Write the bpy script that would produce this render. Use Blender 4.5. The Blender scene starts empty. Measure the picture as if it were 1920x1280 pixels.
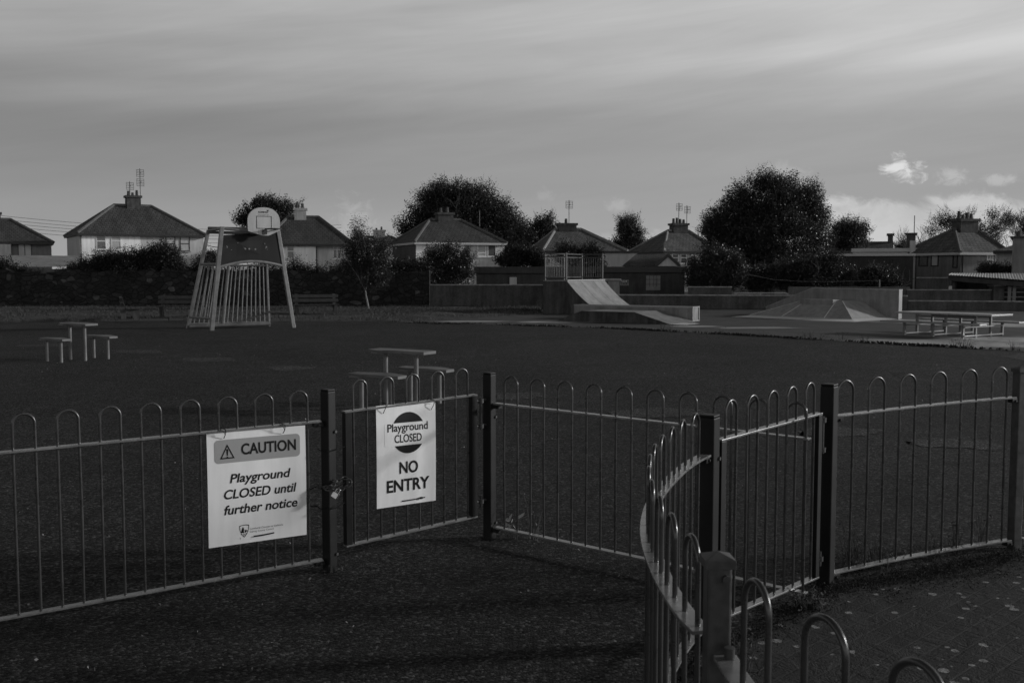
import bpy, math, random
import numpy as np
from mathutils import Vector, Matrix

random.seed(7)
np.random.seed(7)
R = math.radians
S = bpy.context.scene
COL = S.collection

# ------------------------------------------------------------------ camera
F, PX0, PY0, CAM_H = 1867.0, 960.0, 640.0, 1.70
PITCH = math.atan(132.0 / F)
cam_d = bpy.data.cameras.new('camera')
cam_d.sensor_width = 36.0
cam_d.lens = 36.0 * F / 1920.0
cam_d.clip_start = 0.05
cam_d.clip_end = 3000
cam_d.dof.use_dof = True
cam_d.dof.focus_distance = 7.0
cam_d.dof.aperture_fstop = 9.0
cam = bpy.data.objects.new('camera', cam_d)
cam.location = (0, 0, CAM_H)
cam.rotation_euler = (math.pi / 2 - PITCH, 0, 0)
COL.objects.link(cam)
S.camera = cam

# ------------------------------------------------------------------ exposure
S.view_settings.view_transform = 'Standard'
S.view_settings.look = 'None'
S.view_settings.exposure = -0.50
S.view_settings.gamma = 1.0
S.view_settings.use_curve_mapping = False

# ------------------------------------------------------------------ sun
SUN_EL = R(15.0)
SUN_AZ = R(-9.0)          # measured from +X, negative turns beyond the scene
SUN_DIR = Vector((math.cos(SUN_AZ) * math.cos(SUN_EL), -math.sin(SUN_AZ) * math.cos(SUN_EL), math.sin(SUN_EL)))
sun_d = bpy.data.lights.new('sun', 'SUN')
sun_d.energy = 3.4
sun_d.angle = R(5.0)
sun_d.color = (1, 1, 1)
sun = bpy.data.objects.new('sun', sun_d)
sun.rotation_euler = (-SUN_DIR).to_track_quat('-Z', 'Y').to_euler()
sun.location = (30, 10, 30)
COL.objects.link(sun)


# ------------------------------------------------------------------ node helpers
class NT:
    def __init__(s, tree):
        s.t = tree
        s.n = tree.nodes
        s.l = tree.links

    def new(s, kind, **kw):
        nd = s.n.new(kind)
        for k, v in kw.items():
            setattr(nd, k, v)
        return nd

    def put(s, sock, v):
        if hasattr(v, 'links') or isinstance(v, bpy.types.NodeSocket):
            s.l.new(v, sock)
        elif v is not None:
            sock.default_value = v

    def m(s, op, a, b=None, c=None, clamp=False):
        nd = s.new('ShaderNodeMath', operation=op, use_clamp=clamp)
        s.put(nd.inputs[0], a)
        if b is not None:
            s.put(nd.inputs[1], b)
        if c is not None:
            s.put(nd.inputs[2], c)
        return nd.outputs[0]

    def xyz(s, v):
        nd = s.new('ShaderNodeSeparateXYZ')
        s.put(nd.inputs[0], v)
        return nd.outputs

    def comb(s, x, y, z):
        nd = s.new('ShaderNodeCombineXYZ')
        for i, v in enumerate((x, y, z)):
            s.put(nd.inputs[i], v)
        return nd.outputs[0]

    def noise(s, vec, scale, detail=3, rough=.55, dist=0.0):
        nd = s.new('ShaderNodeTexNoise')
        s.put(nd.inputs['Vector'], vec)
        nd.inputs['Scale'].default_value = scale
        nd.inputs['Detail'].default_value = detail
        nd.inputs['Roughness'].default_value = rough
        nd.inputs['Distortion'].default_value = dist
        return nd.outputs['Fac']

    def ramp(s, fac, pts, interp='LINEAR'):
        nd = s.new('ShaderNodeValToRGB')
        cr = nd.color_ramp
        cr.interpolation = interp
        while len(cr.elements) < len(pts):
            cr.elements.new(0.5)
        for e, (p, v) in zip(cr.elements, pts):
            e.position = p
            e.color = (v, v, v, 1)
        s.put(nd.inputs[0], fac)
        return nd.outputs[0]

    def mapr(s, v, a, b, c, d, smooth=False):
        nd = s.new('ShaderNodeMapRange')
        nd.interpolation_type = 'SMOOTHSTEP' if smooth else 'LINEAR'
        s.put(nd.inputs[0], v)
        for i, q in enumerate((a, b, c, d)):
            s.put(nd.inputs[1 + i], q)
        return nd.outputs[0]

    def mixf(s, f, a, b):
        nd = s.new('ShaderNodeMix', data_type='FLOAT')
        s.put(nd.inputs[0], f)
        s.put(nd.inputs[2], a)
        s.put(nd.inputs[3], b)
        return nd.outputs[0]


# ------------------------------------------------------------------ world: grey daylight under streaked cloud
W = bpy.data.worlds.new('World')
S.world = W
W.use_nodes = True
w = NT(W.node_tree)
w.n.clear()
sky = w.new('ShaderNodeTexSky', sky_type='NISHITA')
sky.sun_disc = False
sky.sun_elevation = SUN_EL
sky.sun_rotation = math.atan2(SUN_DIR.x, SUN_DIR.y)
sky.air_density = 1.0
sky.dust_density = 2.0
bw = w.new('ShaderNodeRGBToBW')
w.l.new(sky.outputs[0], bw.inputs[0])
tc = w.new('ShaderNodeTexCoord')
sx, sy, sz = w.xyz(tc.outputs['Generated'])
# cloud sheet by elevation (view z); unseen overhead sky darkened to dim the ground
prof = w.ramp(w.mapr(sz, -0.05, 0.75, 0, 1),
              [(0.0, .74), (.07, .75), (.115, .69), (.168, .60), (.234, .56), (.279, .70), (.315, .93), (.40, .92), (.50, .38), (.66, .12), (1, .05)], 'EASE')
# long tilted streaks
sv = w.comb(w.m('MULTIPLY', sx, 1.5), w.m('ADD', w.m('MULTIPLY', sz, 11.0), w.m('MULTIPLY', sx, -1.1)), w.m('MULTIPLY', sy, .6))
n1 = w.noise(sv, 1.25, 5, .5, .7)
n2 = w.noise(w.comb(w.m('MULTIPLY', sx, 3.2), w.m('ADD', w.m('MULTIPLY', sz, 30.0), w.m('MULTIPLY', sx, -4.0)), sy), 1.0, 5, .6, .8)
amp = w.mapr(sz, .06, .2, .35, 1.0, True)
st = w.m('ADD', w.m('MULTIPLY', w.m('SUBTRACT', n1, .5), .75), w.m('MULTIPLY', w.m('SUBTRACT', n2, .5), .36))
fac = w.m('MULTIPLY', prof, w.m('ADD', 1.0, w.m('MULTIPLY', st, amp)))
side = w.mapr(sx, -.5, .5, .80, 1.24, True)
fac = w.m('MULTIPLY', fac, w.mixf(w.mapr(sz, .02, .16, .25, 1.0, True), 1.0, side))
# added fill: unseen sky behind the camera raised to light facing walls
fac = w.m('MULTIPLY', fac, w.mapr(sy, -.75, .1, 1.9, 1.0, True))
# cumulus bank low on the right, and three puffs above it
cv = w.comb(w.m('MULTIPLY', sx, 20.0), w.m('MULTIPLY', sz, 34.0), w.m('MULTIPLY', sy, 2.0))
cn = w.noise(cv, 1.0, 6, .6, .4)
top = w.m('ADD', .071, w.m('MULTIPLY', w.m('SUBTRACT', cn, .5), .055))
bank = w.m('MULTIPLY', w.mapr(w.m('SUBTRACT', top, sz), 0, .012, 0, 1, True), w.mapr(sx, .20, .31, .0, 1, True))
bank = w.m('MULTIPLY', bank, w.mapr(cn, .25, .6, .35, 1.0))
low = w.m('MULTIPLY', w.mapr(w.m('SUBTRACT', w.m('ADD', .045, w.m('MULTIPLY', w.m('SUBTRACT', cn, .5), .10)), sz), 0, .02, 0, .45, True), w.mapr(sx, -.35, .1, .15, 1, True))
fac = w.m('ADD', fac, w.m('MULTIPLY', w.m('MAXIMUM', bank, low), .42))
pn = w.noise(w.comb(w.m('MULTIPLY', sx, 60.0), w.m('MULTIPLY', sz, 80.0), 3.0), 1.0, 5, .65, .6)
for (bx, bz, rx, rz, g) in ((.3585, .0945, .0135, .0105, .75), (.400, .0855, .010, .007, .24), (.437, .081, .011, .0045, .24), (.262, .092, .02, .012, .12), (.105, .064, .012, .006, .14), (.035, .075, .010, .006, .08), (-.155, .055, .02, .014, .14)):
    dx = w.m('DIVIDE', w.m('SUBTRACT', w.m('ADD', sx, w.m('MULTIPLY', sz, .25)), bx + bz * .25), rx)
    dz = w.m('DIVIDE', w.m('SUBTRACT', sz, bz), rz)
    rr = w.m('SQRT', w.m('ADD', w.m('MULTIPLY', dx, dx), w.m('MULTIPLY', dz, dz)))
    d = w.m('SUBTRACT', w.m('ADD', 1.35, w.m('MULTIPLY', w.m('SUBTRACT', pn, .5), 4.2)), rr)
    fac = w.m('ADD', fac, w.m('MULTIPLY', w.mapr(d, 0, 1.3, 0, g, True), w.m('LESS_THAN', 0.0, sy)))
# veil of cloud over the clear sky: mostly even light with a little of the sky's own gradient
base = w.m('ADD', w.m('MULTIPLY', bw.outputs[0], .04), 4.6)
lum = w.m('MULTIPLY', base, fac)
colr = w.new('ShaderNodeCombineColor')
for i in range(3):
    w.l.new(lum, colr.inputs[i])
bg = w.new('ShaderNodeBackground')
bg.inputs['Strength'].default_value = 0.15
w.l.new(colr.outputs[0], bg.inputs[0])
wo = w.new('ShaderNodeOutputWorld')
w.l.new(bg.outputs[0], wo.inputs[0])


# ------------------------------------------------------------------ projection helpers (metres from pixels of the reference)
CP, SP = math.cos(PITCH), math.sin(PITCH)


def ray(px, py):
    a, b = (px - PX0) / F, (PY0 - py) / F
    return Vector((a, CP + b * SP, -SP + b * CP))


def gp(px, py, z=0.0):
    d = ray(px, py)
    t = (z - CAM_H) / d.z
    return Vector((d.x * t, d.y * t, z))


def zp(px, py, Y):
    d = ray(px, py)
    t = Y / d.y
    return Vector((d.x * t, Y, CAM_H + d.z * t))


# ------------------------------------------------------------------ materials (the place is recorded in monochrome: greys only)
MATS = {}


def mat(name, v, var=.25, scale=6.0, rough=.7, rvar=0.0, spec=.4, metal=0.0, bump=0.0, bscale=80.0, bdist=.01, fine=0.0, fscale=200.0, stain=0.0, coord='Object'):
    if name in MATS:
        return MATS[name]
    M = bpy.data.materials.new(name)
    M.use_nodes = True
    t = NT(M.node_tree)
    b = t.n['Principled BSDF']
    tcn = t.new('ShaderNodeTexCoord')
    co = tcn.outputs[coord]
    n = t.noise(co, scale, 5, .6)
    c = t.mapr(n, .25, .75, v * (1 - var), v * (1 + var))
    if stain:
        mp = t.new('ShaderNodeMapping')
        mp.inputs['Scale'].default_value = (3.0, 3.0, .35)
        t.l.new(co, mp.inputs[0])
        s2 = t.noise(mp.outputs[0], 1.6, 5, .65)
        c = t.m('MULTIPLY', c, t.mapr(s2, .35, .68, 1 - stain, 1.15))
    if fine:
        nf = t.noise(co, fscale, 2, .6)
        c = t.m('MULTIPLY', c, t.mapr(nf, .3, .7, 1 - fine, 1 + fine))
    cc = t.new('ShaderNodeCombineColor')
    for i in range(3):
        t.l.new(c, cc.inputs[i])
    t.l.new(cc.outputs[0], b.inputs['Base Color'])
    if rvar:
        t.l.new(t.mapr(n, .3, .7, rough - rvar, rough + rvar), b.inputs['Roughness'])
    else:
        b.inputs['Roughness'].default_value = rough
    b.inputs['Specular IOR Level'].default_value = spec
    b.inputs['Metallic'].default_value = metal
    if bump:
        bn = t.noise(co, bscale, 4, .6)
        bp = t.new('ShaderNodeBump')
        bp.inputs['Strength'].default_value = bump
        bp.inputs['Distance'].default_value = bdist
        t.l.new(bn, bp.inputs['Height'])
        t.l.new(bp.outputs[0], b.inputs['Normal'])
    MATS[name] = M
    return M


def grey(t, val):
    cc = t.new('ShaderNodeCombineColor')
    for i in range(3):
        t.put(cc.inputs[i], val)
    return cc.outputs[0]


def leaf_mat(name, lo, hi, rough=.45):
    M = bpy.data.materials.new(name)
    M.use_nodes = True
    t = NT(M.node_tree)
    b = t.n['Principled BSDF']
    g = t.new('ShaderNodeNewGeometry')
    c = t.mapr(g.outputs['Random Per Island'], 0, 1, lo, hi)
    t.l.new(grey(t, c), b.inputs['Base Color'])
    b.inputs['Roughness'].default_value = rough
    b.inputs['Specular IOR Level'].default_value = .45
    tr = t.new('ShaderNodeBsdfTranslucent')
    t.l.new(grey(t, t.m('MULTIPLY', c, 1.2)), tr.inputs[0])
    mx = t.new('ShaderNodeMixShader')
    mx.inputs[0].default_value = .28
    t.l.new(b.outputs[0], mx.inputs[1])
    t.l.new(tr.outputs[0], mx.inputs[2])
    t.l.new(mx.outputs[0], t.n['Material Output'].inputs[0])
    return M


def asphalt_mat(name, v, patchy=.3, worn=0.0):
    M = bpy.data.materials.new(name)
    M.use_nodes = True
    t = NT(M.node_tree)
    b = t.n['Principled BSDF']
    co = t.new('ShaderNodeTexCoord').outputs['Object']
    big = t.noise(co, .35, 4, .6, .6)
    mid = t.noise(co, 2.6, 5, .65)
    # aggregate: stones of two sizes standing in tar
    vo = t.new('ShaderNodeTexVoronoi')
    vo.inputs['Scale'].default_value = 72
    t.l.new(co, vo.inputs['Vector'])
    stones = t.xyz(vo.outputs['Color'])[0]
    c = t.m('MULTIPLY', v, t.mapr(big, .3, .7, 1 - patchy, 1 + patchy))
    c = t.m('MULTIPLY', c, t.mapr(mid, .3, .7, .75, 1.25))
    c = t.m('MULTIPLY', c, t.mapr(t.noise(co, 16, 4, .7), .3, .7, .62, 1.38))
    c = t.m('MULTIPLY', c, t.ramp(stones, [(0, .3), (.5, .65), (.8, 1.1), (.92, 2.0), (1.0, 3.6)]))
    vd = t.new('ShaderNodeTexVoronoi', feature='DISTANCE_TO_EDGE')
    vd.inputs['Scale'].default_value = .30
    qx, qy, qz = t.xyz(co)
    t.l.new(t.comb(t.m('ADD', qx, t.m('MULTIPLY', t.noise(co, 1.1, 5, .7), 1.5)), t.m('ADD', qy, t.m('MULTIPLY', t.noise(co, 1.4, 5, .7), 1.5)), 0.0), vd.inputs['Vector'])
    crack = t.m('MULTIPLY', t.mapr(vd.outputs['Distance'], .002, .010, 1, 0, True), t.mapr(t.noise(co, .25, 2), .48, .58, 0, 1, True))
    c = t.m('MULTIPLY', c, t.mapr(crack, 0, 1, 1, .35))
    scuff = t.mapr(t.noise(co, .9, 6, .75, 1.2), .56, .70, 0, 1, True)
    c = t.m('MULTIPLY', c, t.mapr(scuff, 0, 1, 1, 1.45))
    t.l.new(grey(t, c), b.inputs['Base Color'])
    t.l.new(t.mapr(stones, 0, 1, .95, .62), b.inputs['Roughness'])
    b.inputs['Specular IOR Level'].default_value = .18
    h = t.m('ADD', t.m('MULTIPLY', t.m('SUBTRACT', 1.0, vo.outputs['Distance']), .7), t.m('MULTIPLY', t.noise(co, 160, 2), .7))
    bp = t.new('ShaderNodeBump')
    bp.inputs['Strength'].default_value = .9
    bp.inputs['Distance'].default_value = .006
    t.l.new(h, bp.inputs['Height'])
    t.l.new(bp.outputs[0], b.inputs['Normal'])
    return M


def slab_mat():
    """smooth concrete with puddled wet areas, their sky glints painted pale, and saw-cut joints"""
    M = bpy.data.materials.new('skate_concrete')
    M.use_nodes = True
    t = NT(M.node_tree)
    b = t.n['Principled BSDF']
    co = t.new('ShaderNodeTexCoord').outputs['Object']
    # standing damp, its sky reflection painted in as paler colour: (x, y, half width, half depth)
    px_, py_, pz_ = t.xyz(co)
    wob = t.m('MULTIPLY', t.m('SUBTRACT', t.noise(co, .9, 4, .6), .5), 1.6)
    wet_glint = None
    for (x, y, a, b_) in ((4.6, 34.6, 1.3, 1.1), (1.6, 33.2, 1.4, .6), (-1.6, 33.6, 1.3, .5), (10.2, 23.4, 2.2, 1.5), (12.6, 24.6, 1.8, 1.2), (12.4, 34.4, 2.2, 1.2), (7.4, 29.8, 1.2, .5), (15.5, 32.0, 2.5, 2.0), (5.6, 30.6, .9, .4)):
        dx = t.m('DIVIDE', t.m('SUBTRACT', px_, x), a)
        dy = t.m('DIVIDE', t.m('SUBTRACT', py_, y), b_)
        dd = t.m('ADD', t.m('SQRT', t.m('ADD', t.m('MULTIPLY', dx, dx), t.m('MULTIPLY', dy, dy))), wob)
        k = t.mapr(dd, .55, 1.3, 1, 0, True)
        wet_glint = k if wet_glint is None else t.m('MAXIMUM', wet_glint, k)
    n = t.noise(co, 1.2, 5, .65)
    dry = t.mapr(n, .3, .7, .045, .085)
    c = t.mixf(wet_glint, dry, .26)
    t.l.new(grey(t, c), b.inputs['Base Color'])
    t.l.new(t.mixf(wet_glint, .75, .34), b.inputs['Roughness'])
    t.l.new(t.mixf(wet_glint, .25, 1.0), b.inputs['Specular IOR Level'])
    bp = t.new('ShaderNodeBump')
    t.l.new(t.mixf(wet_glint, .35, .03), bp.inputs['Strength'])
    bp.inputs['Distance'].default_value = .01
    t.l.new(t.noise(co, 9, 3), bp.inputs['Height'])
    t.l.new(bp.outputs[0], b.inputs['Normal'])
    return M


def paving_mat():
    M = bpy.data.materials.new('mossy_block_paving')
    M.use_nodes = True
    t = NT(M.node_tree)
    b = t.n['Principled BSDF']
    co = t.new('ShaderNodeTexCoord').outputs['Object']
    wob = t.noise(co, 14, 3)
    px_, py_, pz_ = t.xyz(co)
    v = t.comb(t.m('ADD', px_, t.m('MULTIPLY', wob, .012)), t.m('ADD', py_, t.m('MULTIPLY', wob, .012)), 0.0)
    mp = t.new('ShaderNodeMapping')
    mp.inputs['Rotation'].default_value = (0, 0, R(-43))
    t.l.new(v, mp.inputs[0])
    br = t.new('ShaderNodeTexBrick')
    br.inputs['Scale'].default_value = 1.0
    br.inputs['Brick Width'].default_value = .20
    br.inputs['Row Height'].default_value = .10
    br.inputs['Mortar Size'].default_value = .006
    br.inputs['Mortar Smooth'].default_value = .3
    br.inputs['Color1'].default_value = (.026, .026, .026, 1)
    br.inputs['Color2'].default_value = (.042, .042, .042, 1)
    br.inputs['Mortar'].default_value = (.046, .046, .046, 1)
    t.l.new(mp.outputs[0], br.inputs['Vector'])
    c = t.xyz(br.outputs['Color'])[0]
    # moss mats over most of it
    moss = t.mapr(t.noise(co, 5.5, 5, .7, .5), .42, .58, 0, 1, True)
    mossc = t.mapr(t.noise(co, 130, 3, .7), .3, .7, .012, .045)
    c = t.mixf(t.m('MULTIPLY', moss, .92), c, mossc)
    c = t.m('MULTIPLY', c, t.mapr(t.noise(co, 260, 2), .3, .7, .7, 1.35))
    # pale lichen rosettes
    vo = t.new('ShaderNodeTexVoronoi')
    vo.inputs['Scale'].default_value = 13.0
    wv = t.comb(t.m('ADD', px_, t.m('MULTIPLY', t.noise(co, 60, 3), .016)), t.m('ADD', py_, t.m('MULTIPLY', t.noise(co, 55, 3), .016)), 0.0)
    t.l.new(wv, vo.inputs['Vector'])
    rnd = t.xyz(vo.outputs['Color'])[0]
    rad = t.mapr(rnd, .30, 1.0, 0.0, .36)
    li = t.mapr(t.m('SUBTRACT', rad, vo.outputs['Distance']), .0, .05, 0, 1, True)
    li = t.m('MULTIPLY', li, t.mapr(t.noise(co, 45, 4, .7), .34, .46, 0, 1, True))
    c = t.mixf(li, c, t.mapr(t.noise(co, 90, 2), .3, .7, .16, .34))
    t.l.new(grey(t, c), b.inputs['Base Color'])
    b.inputs['Roughness'].default_value = .85
    b.inputs['Specular IOR Level'].default_value = .25
    h = t.m('ADD', t.m('MULTIPLY', br.outputs['Fac'], -.8), t.m('MULTIPLY', t.noise(co, 120, 3), .8))
    h = t.m('ADD', h, t.m('MULTIPLY', moss, .6))
    bp = t.new('ShaderNodeBump')
    bp.inputs['Strength'].default_value = .8
    bp.inputs['Distance'].default_value = .008
    t.l.new(h, bp.inputs['Height'])
    t.l.new(bp.outputs[0], b.inputs['Normal'])
    return M


def roof_mat(name, v, row=.33):
    M = bpy.data.materials.new(name)
    M.use_nodes = True
    t = NT(M.node_tree)
    b = t.n['Principled BSDF']
    co = t.new('ShaderNodeTexCoord').outputs['UV']
    br = t.new('ShaderNodeTexBrick')
    br.inputs['Scale'].default_value = 1.0
    br.inputs['Brick Width'].default_value = .30
    br.inputs['Row Height'].default_value = row
    br.inputs['Mortar Size'].default_value = .035
    br.inputs['Mortar Smooth'].default_value = .6
    br.inputs['Color1'].default_value = (v * .8,) * 3 + (1,)
    br.inputs['Color2'].default_value = (v * 1.25,) * 3 + (1,)
    br.inputs['Mortar'].default_value = (v * .5,) * 3 + (1,)
    t.l.new(co, br.inputs['Vector'])
    c = t.xyz(br.outputs['Color'])[0]
    mp = t.new('ShaderNodeMapping')
    mp.inputs['Scale'].default_value = (1.2, .25, 1)
    t.l.new(co, mp.inputs[0])
    c = t.m('MULTIPLY', c, t.mapr(t.noise(mp.outputs[0], 1.1, 5, .65), .3, .7, .6, 1.5))
    c = t.m('MULTIPLY', c, t.mapr(t.noise(co, 6, 3), .3, .7, .75, 1.3))
    t.l.new(grey(t, c), b.inputs['Base Color'])
    b.inputs['Roughness'].default_value = .75
    bp = t.new('ShaderNodeBump')
    bp.inputs['Strength'].default_value = .6
    bp.inputs['Distance'].default_value = .03
    t.l.new(t.m('MULTIPLY', br.outputs['Fac'], -1.0), bp.inputs['Height'])
    t.l.new(bp.outputs[0], b.inputs['Normal'])
    return M


def rubble_mat():
    M = bpy.data.materials.new('rubble_stone')
    M.use_nodes = True
    t = NT(M.node_tree)
    b = t.n['Principled BSDF']
    co = t.new('ShaderNodeTexCoord').outputs['Object']
    mp = t.new('ShaderNodeMapping')
    mp.inputs['Scale'].default_value = (3.2, 3.2, 5.0)
    t.l.new(co, mp.inputs[0])
    vo = t.new('ShaderNodeTexVoronoi')
    vo.inputs['Scale'].default_value = 1.0
    t.l.new(mp.outputs[0], vo.inputs['Vector'])
    vd = t.new('ShaderNodeTexVoronoi', feature='DISTANCE_TO_EDGE')
    vd.inputs['Scale'].default_value = 1.0
    t.l.new(mp.outputs[0], vd.inputs['Vector'])
    edge = t.mapr(vd.outputs['Distance'], 0, .10, 0, 1, True)
    c = t.ramp(t.xyz(vo.outputs['Color'])[0], [(0, .012), (.6, .022), (.92, .038), (1, .10)])
    c = t.m('MULTIPLY', t.m('MULTIPLY', c, t.mapr(edge, 0, 1, .55, 1)), t.mapr(t.noise(co, 1.2, 4), .3, .7, .45, 1.25))
    c = t.m('MULTIPLY', c, t.mapr(t.noise(co, 22, 4), .3, .7, .6, 1.4))
    t.l.new(grey(t, c), b.inputs['Base Color'])
    b.inputs['Roughness'].default_value = .9
    bp = t.new('ShaderNodeBump')
    bp.inputs['Strength'].default_value = 1
    bp.inputs['Distance'].default_value = .05
    t.l.new(edge, bp.inputs['Height'])
    t.l.new(bp.outputs[0], b.inputs['Normal'])
    return M


M_ASPH = asphalt_mat('playground_asphalt', .030)
M_PATCH = asphalt_mat('asphalt_patch', .060, .15)
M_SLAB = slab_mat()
M_PAVE = paving_mat()
M_GRASS = mat('verge_turf', .075, .45, .8, .9, fine=.45, fscale=25, bump=.9, bscale=30, bdist=.05, spec=.2)
M_EARTH = mat('garden_ground', .05, .4, .2, .95, spec=.2)
M_PAINT = mat('fence_paint', .042, .25, 9, .28, rvar=.06, spec=.8, bump=.15, bscale=160, bdist=.002)
M_RAIL = mat('fence_rail_paint', .17, .35, 14, .26, rvar=.05, spec=1.0, bump=.05, bscale=60, bdist=.002, stain=.25)
M_POST = mat('post_paint', .011, .3, 5, .5, rvar=.06, spec=.28, bump=.12, bscale=120, bdist=.002, stain=.3)
M_GALV = mat('weathered_post_paint', .055, .6, 22, .5, rvar=.1, spec=.5, bump=.2, bscale=90, bdist=.002)
M_STEEL = mat('galvanised_steel', .27, .25, 20, .42, rvar=.1, metal=.35, spec=.5)
M_TUBE = mat('goal_steel', .16, .25, 6, .45, rvar=.1, spec=.5, metal=.2)
M_GUARD = mat('guard_rail_paint', .085, .3, 8, .5)
M_PLATE = mat('polished_steel', .55, .12, 30, .25, metal=.9)
M_SIGN = mat('sign_board', .80, .05, 3, .38, spec=.5, stain=.06)
M_STICK = mat('sign_sticker', .86, .03, 5, .3)
M_BANNER = mat('sign_banner', .34, .05, 4, .38)
M_INK = mat('sign_ink', .006, .1, 9, .4)
M_GREYINK = mat('sign_grey_ink', .16, .1, 9, .45)
M_TIE = mat('black_plastic', .008, .2, 30, .6, spec=.2)
M_CHAIN = mat('dull_chain', .08, .3, 60, .5, metal=.5)
M_CONC = mat('ramp_concrete', .21, .25, 2.2, .62, fine=.12, fscale=60, bump=.1, bscale=60, stain=.25)
M_CONCD = mat('stained_concrete', .07, .45, 2.6, .8, fine=.15, fscale=40, stain=.65, bump=.2, bscale=40)
M_CONCL = mat('pale_toe_plate', .80, .06, 2, .30, spec=1.0, fine=.05, fscale=50)
M_RAMP = mat('ramp_surface', .27, .25, 2.2, .5, fine=.12, fscale=30, spec=.5, stain=.18)
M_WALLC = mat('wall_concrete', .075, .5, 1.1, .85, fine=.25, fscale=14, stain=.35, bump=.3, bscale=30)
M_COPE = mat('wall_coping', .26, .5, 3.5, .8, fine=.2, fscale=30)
M_RUBBLE = rubble_mat()
M_WOOD = mat('old_wood', .035, .35, 8, .7, stain=.3)
M_BOARD = mat('picnic_board', .12, .25, 7, .5, rvar=.1, stain=.2)
M_DARKP = mat('rebound_panel', .012, .35, 2, .7, spec=.2, stain=.3)
M_BBOARD = mat('backboard_white', .52, .10, 2, .5, stain=.15)
M_WHITE = mat('white_render', .82, .10, .6, .8, fine=.05, fscale=30, stain=.12, bump=.1, bscale=40)
M_GREYR = mat('grey_render', .50, .12, .6, .85, fine=.06, fscale=30, stain=.15, bump=.1, bscale=40)
M_DGREY = mat('dark_render', .22, .2, .9, .85, fine=.12, fscale=25, stain=.2)
M_DASH = mat('dark_pebbledash', .10, .3, 1.5, .9, fine=.3, fscale=25)
M_ROOF = roof_mat('roof_tile', .055)
M_ROOFL = roof_mat('pale_roof_tile', .10)
M_RIDGE = mat('ridge_tile', .10, .3, 4, .8)
M_RIDGEL = mat('pale_ridge_tile', .24, .25, 4, .8)
M_BRICK = mat('chimney_brick', .075, .4, 4, .85, stain=.4)
M_FASCIA = mat('fascia', .03, .2, 4, .5)
M_FASCIAW = mat('white_fascia', .5, .1, 4, .5)
M_PANE = mat('window_glass', .10, .5, 1.2, .08, spec=.6)
M_CURT = mat('curtained_window', .42, .15, 2, .25, spec=.5)
M_FRAMEW = mat('white_window_frame', .68, .08, 5, .5)
M_FRAMED = mat('dark_window_frame', .03, .2, 5, .5)
M_TIN = mat('corrugated_metal', .45, .25, 1.4, .45, metal=.2, stain=.3)
M_DTIN = mat('dark_cladding', .028, .3, 1.5, .6, stain=.3)
M_SHED = mat('shed_boarding', .05, .35, 2, .85, stain=.3)
M_BARK = mat('bark', .07, .4, 8, .9, bump=.6, bscale=30)
M_BARKL = mat('pale_bark', .20, .4, 8, .9, bump=.6, bscale=30)
M_WIRE = mat('wire', .05, .1, 4, .5)
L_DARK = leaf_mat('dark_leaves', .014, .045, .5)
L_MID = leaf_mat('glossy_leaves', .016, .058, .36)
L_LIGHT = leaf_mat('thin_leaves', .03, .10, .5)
L_IVY = leaf_mat('ivy_leaves', .010, .034, .45)
L_MOSS = leaf_mat('moss_tufts', .010, .030, .95)
L_WEED = leaf_mat('weed_leaves', .03, .12, .8)
L_DRY = leaf_mat('dry_leaves', .12, .45, .6)
L_BLADE = leaf_mat('grass_blades', .04, .09, .8)


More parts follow.
